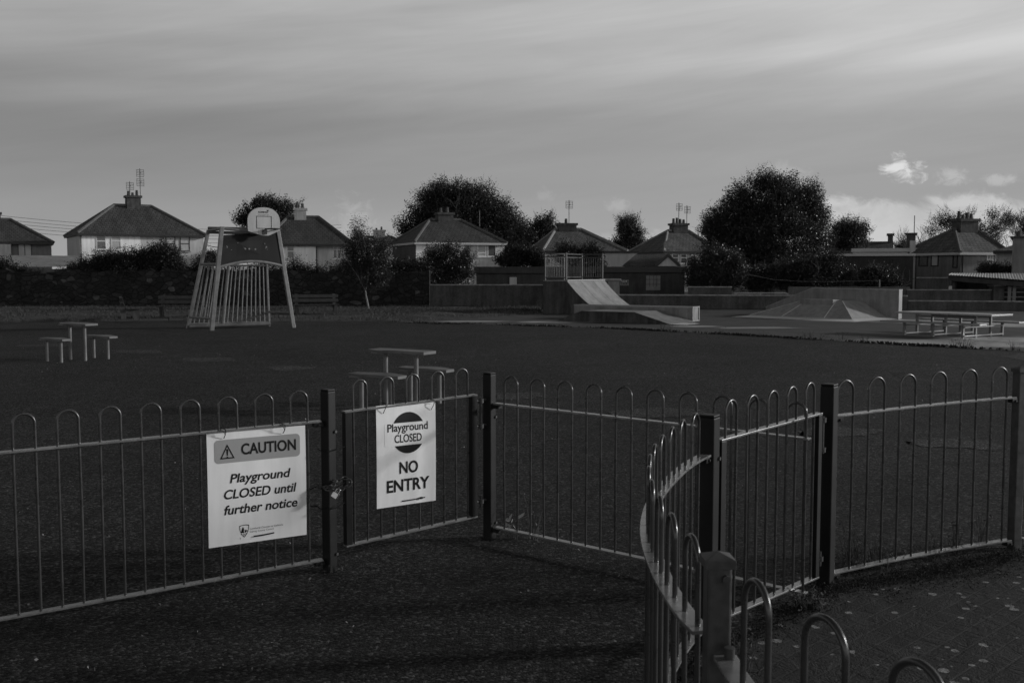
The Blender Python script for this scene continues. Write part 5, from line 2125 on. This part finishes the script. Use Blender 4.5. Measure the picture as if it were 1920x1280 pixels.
# gabled roof beyond
Fm = Frame(1610, 90)
o = thing('terrace_house', Fm.P(Fm.uz(1610, 470)[0], 0, 0), 'far house with a plain dark ridge roof and end chimney', 'house')
u0, ze = Fm.uz(1545, 476)
u1, _ = Fm.uz(1676, 476)
_, zr = Fm.uz(1610, 453, 3.5)
m_ = MB()
Fm.box(m_, u0, u1, 0, 7, -.1, ze)
m_.build('wall', M_WHITE, o)
rf = roof_faces([(Fm.P(u0, -.3, ze), Fm.P(u1, -.3, ze), Fm.P(u1, 3.5, zr), Fm.P(u0, 3.5, zr)), (Fm.P(u1, 7.3, ze), Fm.P(u0, 7.3, ze), Fm.P(u0, 3.5, zr), Fm.P(u1, 3.5, zr))], 'roof', M_ROOF, o)
m_ = MB()
m_.quad(Fm.P(u1, -.1, ze), Fm.P(u1, 7.1, ze), Fm.P(u1, 3.5, zr - .05))
m_.quad(Fm.P(u0, -.1, ze), Fm.P(u0, 3.5, zr - .05), Fm.P(u0, 7.1, ze))
m_.build('gable', M_WHITE, o)
a, zc = Fm.uz(1665, 438, 3.5)
b_, _ = Fm.uz(1674.5, 438, 3.5)
m_ = MB()
Fm.box(m_, a, b_, 3.1, 3.9, zr - 1, zc - .2)
chm = m_.build('chimney', M_BRICK, rf)
m_ = MB()
Fm.box(m_, a - .1, b_ + .1, 3.0, 4.0, zc - .198, zc)
m_.build('chimney_cap', M_BRICK, chm)
# building with chimney at the very right edge
o, Fm, u0, u1, z1 = simple_building('rendered_outhouse', 'dark rendered block with a chimney pot at the right edge', 'building', 1899, 1990, 60, 4, 443, M_DGREY, M_BRICK, top_h=.10)
m_ = MB()
a, za_ = Fm.uz(1911, 434, 1)
m_.tube([Fm.P(a, 1, z1), Fm.P(a, 1, za_)], .16, 8, .13)
m_.build('chimney_pot', M_BRICK, o, smooth=True)
# hipped low roof joining it
house('low lean-to house with a small hipped roof at the right edge', 1890, 66, (1862, 1960, 470), (1915, 1940, 455), None, [(1868, 1950, M_GREYR, .35, 1)], depth=4, roof=M_ROOFL, pots=0, hip_tiles=False)

# open shed with a corrugated roof at right
Fm = Frame(1860, 52)
uA, zA = Fm.uz(1779, 514)
uB, zB = Fm.uz(1990, 514)
o = thing('open_shed', Fm.P(uA, 0, 0), 'open sided shed under a pale corrugated roof at right', 'shed')
m_ = MB()
NC = 120
for k in range(NC):
    a, b_ = k / NC, (k + 1) / NC
    za0 = .022 * math.sin(k * 2.1)
    zb0_ = .022 * math.sin((k + 1) * 2.1)
    ua, ub = uA + (uB - uA) * a, uA + (uB - uA) * b_
    ea, eb = -.25 * a * 3, -.25 * b_ * 3
    m_.quad(Fm.P(ua, -1.2 + ea, zA - .02 + za0 - a * .34), Fm.P(ub, -1.2 + eb, zA - .02 + zb0_ - b_ * .34), Fm.P(ub, 3.2, zA + .04 + zb0_), Fm.P(ua, 3.2, zA + .04 + za0))
m_.build('roof', M_TIN, o, smooth=True)
m_ = MB()
Fm.box(m_, uA + .1, uB, 2.9, 3.1, -.1, zA - .1)
Fm.box(m_, uA + .15, uA + .3, -.7, 2.9, -.1, zA - .28)
m_.build('wall', M_SHED, o)
m_ = MB()
m_.prism([Fm.P(uA, -1.0, zA - .30), Fm.P(uB, -1.75, zA - .68), Fm.P(uB, -1.75, zA - .44), Fm.P(uA, -1.0, zA - .08)], Fm.f * .06)
m_.build('fascia_board', M_SHED, o)
for px in (1782, 1893, 1902):
    u, _ = Fm.uz(px, 540, -.9)
    m_ = MB()
    Fm.box(m_, u - .07, u + .07, -1.0, -.86, -.1, zA - .55)
    m_.build('shed_post', M_TUBE if px > 1800 else M_FASCIAW, o)

# shed roof at far left behind the stone wall
Fm = Frame(70, 52)
uA, zA = Fm.uz(-60, 500)
uB, zB = Fm.uz(152, 500)
_, zT = Fm.uz(70, 479, 4)
o = thing('tin_shed', Fm.P((uA + uB) / 2, 0, 0), 'low shed with a pale leaf strewn corrugated roof behind the stone wall', 'shed')
m_ = MB()
Fm.box(m_, uA + .1, uB - .1, .1, 4, -.1, zA - .10)
m_.build('wall', M_SHED, o)
m_ = MB()
NC = 640
for k in range(NC):
    ua, ub = uA + (uB - uA) * k / NC, uA + (uB - uA) * (k + 1) / NC
    za0, zb0_ = .012 * math.sin(k * 1.57), .012 * math.sin((k + 1) * 1.57)
    m_.quad(Fm.P(ua, 0, zA + za0), Fm.P(ub, 0, zA + zb0_), Fm.P(ub, 4.1, zT + zb0_), Fm.P(ua, 4.1, zT + za0))
m_.build('roof', M_TIN, o, smooth=True)

# long dark outbuilding behind the ramp, with a boarded opening, and the gabled roof above it
o, Fm, u0, u1, z1 = simple_building('long_outbuilding', 'long low dark outbuilding with a boarded opening behind the ramp', 'building', 1118, 1284, 53, 5, 500, M_SHED, M_FASCIA, top_h=.30)
bf = MB()
a, zt_ = Fm.uz(1211.5, 516.5)
b_, zb_ = Fm.uz(1238, 544)
Fm.box(bf, a, b_, -.03, -.002, zb_, zt_)
dr_ = bf.build('boarded_opening', M_DGREY, o)
bf = MB()
for k in range(1, 4):
    u = a + (b_ - a) * k / 4
    Fm.box(bf, u - .012, u + .012, -.036, -.0305, zb_ + .2, zt_)
for k in (1, 2):
    z = zb_ + (zt_ - zb_) * (k + .2) / 3
    Fm.box(bf, a, b_, -.0365, -.031, z - .012, z + .012)
bf.build('battens', M_SHED, dr_)
sg = thing('wall_sign', Fm.P(Fm.uz(1171, 530)[0], -.03, Fm.uz(1171, 530)[1]), 'small two line dark sign on the outbuilding wall', 'sign')
a, zt_ = Fm.uz(1163, 524.5)
b_, zb_ = Fm.uz(1179, 535.2)
bf = MB()
Fm.box(bf, a, b_, -.03, -.002, zb_, zt_)
bf.build('board', M_DGREY, sg)
bf = MB()
Fm.box(bf, a + .03, b_ - .03, -.034, -.0305, zb_ + (zt_ - zb_) * .48, zt_ - .03)
bf.build('upper_band', M_INK, sg)
for tx_, m2_, zz0 in (('NEAR', M_FRAMEW, .60), ('LANE', M_INK, .12)):
    lt = text_mb(tx_, a + .06, b_ - .06, zb_ + (zt_ - zb_) * zz0, (zt_ - zb_) * .28, .01)
    lt.v = [Fm.P(p.x, -.036, p.z) for p in lt.v]
    lt.build('lettering', m2_, sg)
Fm2 = Frame(1215, 58)
o = thing('gabled_annex', Fm2.P(Fm2.uz(1215, 498)[0], 0, 0), 'low annex with a small pale gable above the outbuilding', 'building')
u0, ze = Fm2.uz(1166, 499)
u1, _ = Fm2.uz(1276, 499)
r0, zr = Fm2.uz(1192, 477, 3)
r1, _ = Fm2.uz(1256, 477, 3)
m_ = MB()
Fm2.box(m_, u0 + .2, u1 - .2, .1, 6, -.1, ze - .02)
m_.build('wall', M_GREYR, o)
roof_faces([(Fm2.P(u0, -.2, ze), Fm2.P(u1, -.2, ze), Fm2.P(r1, 3, zr), Fm2.P(r0, 3, zr)), (Fm2.P(u1, 6.2, ze), Fm2.P(u0, 6.2, ze), Fm2.P(r0, 3, zr), Fm2.P(r1, 3, zr)), (Fm2.P(u0, 6.2, ze), Fm2.P(u0, -.2, ze), Fm2.P(r0, 3, zr)), (Fm2.P(u1, -.2, ze), Fm2.P(u1, 6.2, ze), Fm2.P(r1, 3, zr))], 'roof', M_ROOF, o)
g0, _ = Fm2.uz(1228, 499, -.5)
g1_, _ = Fm2.uz(1276, 499, -.5)
gm, zg = Fm2.uz(1252.5, 477, -.5)
m_ = MB()
m_.prism([Fm2.P(g0 + .15, -.4, ze), Fm2.P(g1_ - .15, -.4, ze), Fm2.P(gm, -.4, zg - .15)], Fm2.f * .3)
m_.build('gable', M_GREYR, o)
m_ = MB()
for a, b_ in ((g0, gm), (g1_, gm)):
    m_.prism([Fm2.P(a, -.55, ze - .06), Fm2.P(a, -.55, ze + .10), Fm2.P(gm, -.55, zg + .05), Fm2.P(gm, -.55, zg - .11)], Fm2.f * (.50 if a == g0 else .497))
m_.build('bargeboard', M_FASCIA, o)
o, Fm, u0, u1, z1 = simple_building('low_shed', 'low dark shed with a small white panel, left of the ramp', 'shed', 893, 1112, 52, 4, 500, M_SHED, M_SHED, top_h=.34)
bf = MB()
a, zt_ = Fm.uz(955.5, 519.5)
b_, zb_ = Fm.uz(969, 534)
Fm.box(bf, a, b_, -.05, -.002, zb_, zt_)
bf.build('white_panel', M_GREYR, o)
# white low range under the middle house
simple_building('white_outhouse', 'plain white outhouse wall between the two pale roofed houses', 'building', 1128, 1194, 66, 4, 471, M_GREYR, M_FASCIA, top_h=.12)


# ------------------------------------------------------------------ trees and shrubs
def G0_(px, Y):
    return (zp(px, 500, Y).x, Y, 0)


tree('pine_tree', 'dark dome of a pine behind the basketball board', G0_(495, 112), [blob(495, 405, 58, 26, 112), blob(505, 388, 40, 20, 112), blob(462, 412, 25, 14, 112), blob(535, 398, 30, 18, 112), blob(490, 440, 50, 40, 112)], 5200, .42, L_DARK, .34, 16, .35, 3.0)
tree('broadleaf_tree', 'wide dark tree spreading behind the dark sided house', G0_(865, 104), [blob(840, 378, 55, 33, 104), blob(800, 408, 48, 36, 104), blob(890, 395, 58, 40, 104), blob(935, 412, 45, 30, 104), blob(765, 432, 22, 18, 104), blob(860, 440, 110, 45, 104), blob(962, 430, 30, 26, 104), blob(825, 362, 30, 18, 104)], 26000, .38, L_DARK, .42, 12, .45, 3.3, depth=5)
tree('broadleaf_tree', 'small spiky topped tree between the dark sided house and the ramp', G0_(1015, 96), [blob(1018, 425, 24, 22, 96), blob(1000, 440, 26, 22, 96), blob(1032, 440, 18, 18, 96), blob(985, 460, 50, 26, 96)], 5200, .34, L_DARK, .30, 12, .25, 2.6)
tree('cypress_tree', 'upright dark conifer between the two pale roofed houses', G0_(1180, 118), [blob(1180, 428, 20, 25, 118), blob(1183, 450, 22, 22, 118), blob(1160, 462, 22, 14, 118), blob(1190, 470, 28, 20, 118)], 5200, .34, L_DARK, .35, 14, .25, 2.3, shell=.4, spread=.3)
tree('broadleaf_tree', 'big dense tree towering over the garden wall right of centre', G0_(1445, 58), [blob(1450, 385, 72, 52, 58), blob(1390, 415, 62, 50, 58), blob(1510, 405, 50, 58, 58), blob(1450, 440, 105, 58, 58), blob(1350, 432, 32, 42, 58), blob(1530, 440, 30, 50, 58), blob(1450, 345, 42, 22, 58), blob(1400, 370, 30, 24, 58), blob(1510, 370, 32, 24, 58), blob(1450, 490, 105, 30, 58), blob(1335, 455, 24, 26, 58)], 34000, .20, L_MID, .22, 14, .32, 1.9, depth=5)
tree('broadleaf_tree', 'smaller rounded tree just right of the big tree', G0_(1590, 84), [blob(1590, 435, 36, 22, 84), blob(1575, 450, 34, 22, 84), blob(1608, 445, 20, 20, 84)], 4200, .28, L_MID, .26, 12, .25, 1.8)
tree('young_tree', 'young thin leaved tree with a forked pale trunk on the grass verge', G0_(690, 42.3), [blob(690, 478, 44, 42, 42.3), blob(668, 500, 28, 28, 42.3), blob(712, 505, 32, 34, 42.3), blob(672, 440, 14, 30, 42.3, .8), blob(694, 530, 26, 16, 42.3), blob(715, 465, 22, 26, 42.3), blob(660, 470, 18, 22, 42.3)], 7000, .125, L_MID, .13, 8, .05, .95, bark=M_BARKL, depth=4, shell=.35, spread=.32, dens=4.0)
for (px, D, blobs, lb, n) in ((1800, 100, [(1775, 418, 28, 20), (1745, 435, 14, 12), (1800, 440, 50, 30), (1810, 402, 14, 10)], 'thin autumn tree behind the chimney of the large dark house', 2000),
                              (1868, 98, [(1868, 425, 34, 24), (1862, 405, 12, 16), (1890, 415, 14, 18), (1850, 450, 40, 20)], 'sparse thin twigged tree at the right above the roofs', 1500),
                              (1690, 105, [(1688, 462, 16, 10), (1700, 470, 24, 14)], 'low bush showing between the chimneys at right', 700),
                              (1925, 92, [(1925, 425, 22, 25), (1935, 445, 20, 25)], 'thin tree cut by the right edge', 900)):
    tree('thin_tree', lb, G0_(px, D), [blob(*b_, D) for b_ in blobs], n, .26, L_LIGHT, .28, 7, .12, 2.5, depth=5, shell=.3, spread=.38, stems=3)
# thin twigs over the large tree crowns are part of their limbs

sh_ = [('clipped_hedge', 'big domed hedge growing over the stone wall at left', 235, 46.6, [(150, 512, 32, 26), (175, 508, 36, 30), (200, 505, 36, 32), (225, 502, 36, 33), (250, 499, 36, 34), (275, 494, 36, 35), (300, 490, 36, 36), (320, 496, 28, 35), (190, 516, 56, 24), (250, 514, 60, 26), (310, 512, 36, 26), (135, 515, 22, 18)], 26000, .10, L_IVY, .13),
       ('shrub', 'low shrub at the left edge on the stone wall', 8, 46.4, [(5, 505, 28, 18), (35, 510, 20, 12)], 1500, .10, L_IVY, .12),
       ('shrub', 'low shrub between the wide house and the goal', 395, 62, [(397, 480, 18, 10), (390, 492, 24, 10)], 900, .14, L_DARK, .15),
       ('shrub', 'tall loose shrub in front of the dark sided house', 820, 47.2, [(838, 500, 44, 40), (800, 510, 40, 30), (862, 505, 30, 34), (845, 468, 16, 18), (812, 485, 20, 20), (770, 512, 36, 22), (815, 535, 60, 26), (740, 515, 30, 26), (875, 480, 12, 18)], 9500, .115, L_MID, .15),
       ('shrub', 'dark shrub between the low shed and the dark sided house', 975, 58, [(980, 478, 34, 18), (960, 490, 30, 14), (1005, 488, 22, 14)], 3200, .16, L_DARK, .17),
       ('shrub', 'dark bush standing behind the guard rail of the ramp', 1075, 55, [(1065, 470, 26, 12), (1105, 475, 20, 18), (1085, 485, 50, 18), (1120, 500, 14, 24), (1110, 520, 14, 20)], 4200, .13, L_DARK, .16),
       ('shrub', 'glossy leaved shrub below the left of the big tree', 1335, 48.5, [(1340, 500, 52, 36), (1310, 512, 30, 26), (1375, 508, 26, 32), (1310, 535, 26, 16), (1352, 528, 45, 16), (1345, 475, 26, 14)], 8500, .125, L_MID, .15),
       ('shrub', 'glossy bush at the right foot of the big tree', 1540, 49, [(1545, 505, 40, 20), (1575, 520, 26, 18), (1510, 512, 30, 16), (1560, 490, 22, 16), (1540, 530, 55, 14)], 6500, .12, L_MID, .15),
       ('shrub', 'dark mass of undergrowth at the foot of the big tree', 1450, 49.5, [(1440, 520, 60, 20), (1480, 510, 50, 20), (1420, 535, 40, 12), (1490, 535, 50, 12)], 5200, .13, L_DARK, .16),
       ('shrub', 'bush with drooping sword leaves beyond the wedge wall', 1650, 49, [(1630, 518, 24, 12), (1655, 515, 26, 12), (1672, 525, 18, 12), (1640, 530, 40, 10)], 3400, .15, L_MID, .14),
       ('shrub', 'flowering shrub on the shed roof line before the large dark house', 1870, 57, [(1870, 503, 34, 10), (1850, 508, 20, 8), (1895, 505, 18, 10)], 1900, .11, L_LIGHT, .13)]
for (nm, lb, px, D, bl, n, lf, lm, cl) in sh_:
    o = thing(nm, G0_(px, D), lb, 'shrub' if nm == 'shrub' else 'hedge')
    m_ = MB()
    for k in range(5):
        limbs(m_, Vector(G0_(px, D)) + Vector((random.uniform(-.6, .6), random.uniform(-.1, .3), 0)), Vector((random.gauss(0, .3), random.gauss(0, .2), 1)), 1.1, .05, 2, .5)
    m_.build('stem', M_BARK, o, smooth=True)
    leaf_mesh('foliage', crown_pts([blob(*b_, D, .7) for b_ in bl], int(n * 5.5), cl, 19, .5), lf * .66, lm, o)
# ivy cloak on the stone wall
iv = thing('ivy', G0_(600, 45.6), 'thick dark ivy cloaking the right half of the stone wall', 'ivy')
bl = []
for k in range(26):
    px = 345 + (810 - 345) * (k + .5) / 26
    bl.append(blob(px + random.uniform(-8, 8), 512 + random.uniform(-8, 6), 20, 20 + random.uniform(-4, 6), 45.9, .55))
    bl.append(blob(px + random.uniform(-8, 8), 545 + random.uniform(-10, 10), 22, 26, 45.75, .30))
    bl.append(blob(px + random.uniform(-8, 8), 565 + random.uniform(-6, 6), 22, 18, 45.7, .25))
leaf_mesh('foliage', crown_pts(bl, 130000, .12, 16, .5), .062, L_IVY, iv)
iv = thing('ivy', G0_(200, 45.9), 'thin patches of ivy trailing over the left half of the stone wall', 'ivy')
bl = []
for k in range(30):
    px = random.uniform(-30, 345)
    bl.append(blob(px, random.choice((508, 515, 530, 545, 555)) + random.uniform(-6, 6), random.uniform(8, 20), random.uniform(6, 16), 45.95, .22))
leaf_mesh('foliage', crown_pts(bl, 26000, .10, 14, .5), .055, L_IVY, iv)
# sword-leaved plant by the wedge wall
yp = thing('sword_leaf_plant', G0_(1690, 47.9), 'clump of long drooping sword shaped leaves right of the wedge wall', 'plant')
m_ = MB()
for k in range(70):
    px = random.choice((1672, 1680, 1690, 1715, 1735)) + random.uniform(-6, 6)
    b0_ = Vector(G0_(px, 47.9 + random.uniform(-.3, .3)))
    az = random.uniform(0, 2 * math.pi)
    ln = random.uniform(.8, 1.5)
    dv_ = Vector((math.cos(az), math.sin(az), 0))
    sd_ = Vector((-dv_.y, dv_.x, 0)) * .028
    pts_ = [b0_ + dv_ * (ln * .55 * t ** 1.4) + UP * (.2 + ln * (1.05 * t - .75 * t * t)) for t in (0, .3, .6, .85, 1)]
    for a, b_, wa, wb in zip(pts_[:-1], pts_[1:], (1, 1, .8, .5), (1, .8, .5, .05)):
        m_.quad(a - sd_ * wa, a + sd_ * wa, b_ + sd_ * wb, b_ - sd_ * wb)
m_.build('leaves', L_MID, yp)


# ------------------------------------------------------------------ overhead cables at the left
for (y0, y1, px0, px1, lb) in ((403, 405, -40, 190, 'highest'), (410, 411, -40, 185, 'second highest'), (416, 416.5, -40, 180, 'third'), (422, 423, -40, 176, 'fourth'), (429, 430, -40, 165, 'lowest')):
    a, b_ = zp(px0, y0 - 3, 96), zp(640, y1 + 16, 150)
    m_ = MB()
    m_.tube([a + (b_ - a) * t - UP * (1.1 * 4 * t * (1 - t)) for t in np.linspace(0, 1, 16)], .020, 4)
    o = m_.build('overhead_cable', M_WIRE, None)
    tag(o, '%s of the thin overhead cables beside the far left roofs' % lb, 'cable', 'overhead cables')
m_ = MB()
m_.tube([zp(340, 446, 83), zp(400, 463, 82), zp(480, 468, 80)], .03, 4)
tag(m_.build('service_cable', M_WIRE, None), 'single cable sagging from the wide house towards the ball goal', 'cable')
m_ = MB()
pts_ = [zp(1400, 514, 47.5), zp(1450, 524, 47.5), zp(1500, 527.5, 47.5), zp(1560, 528, 47.5), zp(1648, 526, 47.5)]
m_.tube(pts_, .009, 4)
m_.tube([zp(1649, 524, 47.5), Vector((zp(1649, 545, 47.5).x, 47.5, .7))], .03, 5)
tag(m_.build('wire_fence', M_TUBE, None), 'slack wire on a post beyond the wedge wall', 'wire')


# ------------------------------------------------------------------ weeds and litter
def weed(label, p, n, h, spread, grp='weeds at the railing feet', m=None, name='weed_clump'):
    o = thing(name, (p.x, p.y, 0), label, 'weed', grp)
    m_ = MB()
    tips = []
    for k in range(n):
        az = random.uniform(0, 2 * math.pi)
        dv_ = Vector((math.cos(az), math.sin(az), 0))
        q0 = Vector((p.x, p.y, 0)) + dv_ * random.uniform(0, spread * .5)
        hh = h * random.uniform(.35, 1.1)
        bend = random.uniform(.1, .8) * spread
        pts_ = [q0 + dv_ * bend * t * t + UP * hh * (t - .18 * t * t) for t in (0, .35, .7, 1)]
        sd_ = Vector((-dv_.y, dv_.x, 0)) * random.uniform(.0016, .004)
        for a, b_, wa, wb in zip(pts_[:-1], pts_[1:], (1, .9, .6), (.9, .6, .1)):
            m_.quad(a - sd_ * wa, a + sd_ * wa, b_ + sd_ * wb, b_ - sd_ * wb)
        for t in range(random.randint(0, 5)):
            u = random.uniform(.3, 1)
            tips.append(q0 + dv_ * bend * u * u + UP * hh * (u - .18 * u * u) + Vector((random.gauss(0, .012), random.gauss(0, .012), random.gauss(0, .01))))
    m_.build('blades', m or L_WEED, o)
    if tips:
        leaf_mesh('leaves', np.array([tuple(t) for t in tips]), .022, L_WEED, o, up=.3, asp=.5)
    return o


wl = [(gp(1600, 1062), 42, .30, .20, 'tall dry weed clump beside the black hinge post'), (gp(1640, 1052), 26, .22, .14, 'wispy weed right of the black hinge post'), (gp(1660, 1066), 16, .20, .2, 'leaning weed stalks left of the middle of the right panel'), (gp(1745, 1048), 20, .16, .14, 'dark weed tuft under the middle of the right panel'),
      (gp(1790, 1036), 18, .22, .12, 'thin weed near the worn grey post'), (gp(1840, 1022), 20, .30, .12, 'tall thin weed just left of the worn grey post'), (gp(1516, 1142), 60, .11, .14, 'grass tuft on the paving below the unsigned gate'), (gp(966, 1010), 14, .20, .1, 'thin weed at the foot of the no entry hinge post'),
      (gp(1000, 1012), 8, .40, .14, 'tall dry stalks right of the no entry hinge post'), (gp(630, 1068), 14, .05, .10, 'low moss tuft at the foot of the left gate post'), (gp(1380, 1250), 22, .20, .1, 'dry grass wisp at the foot of the curved railing'), (gp(1402, 1262), 22, .16, .1, 'dry grass wisp beside the nearest post')]
for (p, n, h, sp__, lb) in wl:
    weed(lb, p, n, h, sp__)
wp = [(1240, 618.5), (1258, 619.5), (1350, 626), (1428, 630), (1508, 634.5), (1520, 635.5), (1538, 637), (1580, 637), (1620, 641.5), (1790, 650), (1806, 651), (1815, 652), (1898, 656)]
for k, (px, py) in enumerate(wp):
    p = gp(px, py)
    o = weed('weed tuft along the front edge of the concrete slab', p, 26, .26, .34, 'weeds along the slab edge')
    o['label'] = ['sparse weed tuft in front of the skate ledge end', 'second weed tuft before the skate ledge, right of the sparse one', 'weed tuft between ledge and pyramid on the slab edge', 'weed tuft below the left end of the pyramid strip', 'first of three clustered tufts below the pyramid', 'middle of three clustered tufts below the pyramid', 'last of three clustered tufts below the pyramid', 'upright weed below the right end of the pyramid', 'weed tuft left of the steel picnic table', 'left tuft of three below the steel table', 'middle tuft of three below the steel table', 'right tuft of three below the steel table', 'weed tuft at the far right slab edge'][k]
# torn pale wrapper caught on the bottom rail
lt = MB()
p = gp(962, 996)
p.z = .03
for k in range(7):
    a = p + Vector((random.uniform(-.05, .05), random.uniform(-.02, .02), random.uniform(-.01, .05)))
    d_ = Vector((random.uniform(-.05, .06), random.uniform(-.02, .02), random.uniform(-.02, .035)))
    e_ = Vector((random.uniform(-.01, .02), random.uniform(-.02, .02), random.uniform(.01, .03)))
    lt.quad(a, a + d_, a + d_ * 1.1 + e_, a + e_)
tag(lt.build('torn_wrapper', M_BBOARD, None), 'torn pale wrapper caught on the rail by the hinge post', 'litter')

# grass blades on the verge, moss and soil line at the slab edge, fallen leaves
N = 16000
C = []
while len(C) < N:
    k = random.randint(0, NX - 1)
    x0, y0 = fronts[k]
    t = random.random() ** .8
    y = y0 + (47.0 - y0) * t
    x = x0 * (1 + (47.5 / y0 - 1) * t) * 1 + random.uniform(-.2, .2)
    if math.sin(x * 1.3 + 1) + math.sin(y * 2.3 + x * .4) + random.uniform(-1.2, 1.2) > -.4:
        C.append((x, y - .05, .05 + .09 * min(1, t * 2.5)))
g_ = leaf_mesh('verge_grass', np.array(C), .13, L_BLADE, None, up=1.6, asp=.16)
tag(g_, 'rough grass blades on the verge below the stone wall', 'grass', kind='stuff')
C = []
for a, b_ in zip(dense[:-1], dense[1:]):
    for k in range(60):
        q = a.lerp(b_, random.random())
        if math.sin(q.x * 2.2) + random.uniform(-1, 1) > -.2:
            C.append((q.x, q.y + random.gauss(-.04, .08), random.uniform(.0, .045)))
tag(leaf_mesh('slab_edge_moss', np.array(C), .06, L_MOSS, None, up=.6, asp=.6), 'dark moss and soil along the front edge of the slab', 'moss', kind='stuff')
C = []
for k in range(420):
    px, py = random.uniform(-30, 1950), 608 + 660 * random.random() ** 2.2
    p = gp(px, py)
    if not (px > 1180 and py > 960):
        C.append((p.x, p.y, .009))
for k in range(160):
    p = gp(random.uniform(20, 900), random.uniform(640, 700))
    C.append((p.x, p.y, .009))
tag(leaf_mesh('fallen_leaves', np.array(C), .015, L_DRY, None, up=0, asp=.7), 'pale fallen leaves scattered over the asphalt', 'leaves', kind='stuff')
C = []
for k in range(9000):
    e = random.choice((0, 1, 2, 3))
    if e == 0:
        q = va(P_D, P_E, random.random()) + Vector((0, -.12, 0))
    elif e == 1:
        q = PATH3.at(random.uniform(0, PATH3.len)) + Vector((.04, 0, 0))
    elif e == 2:
        q = va(P_C, P_D, random.random()) + Vector((.05, -.08, 0))
    else:
        q = va(P_D, P_E, random.random()) + Vector((.3, -.25, 0)) * random.random()
    C.append((q.x + random.gauss(0, .05), q.y + random.gauss(0, .05), random.uniform(.004, .03)))
tag(leaf_mesh('edge_moss', np.array(C), .011, L_MOSS, None, up=.5, asp=.7), 'moss and soil along the edge of the block paving', 'moss', kind='stuff')

for o in bpy.data.objects:
    for k_ in ('_o', '_ax'):
        if k_ in o.keys():
            del o[k_]
print('objects', len(bpy.data.objects), 'faces', sum(len(m.polygons) for m in bpy.data.meshes))
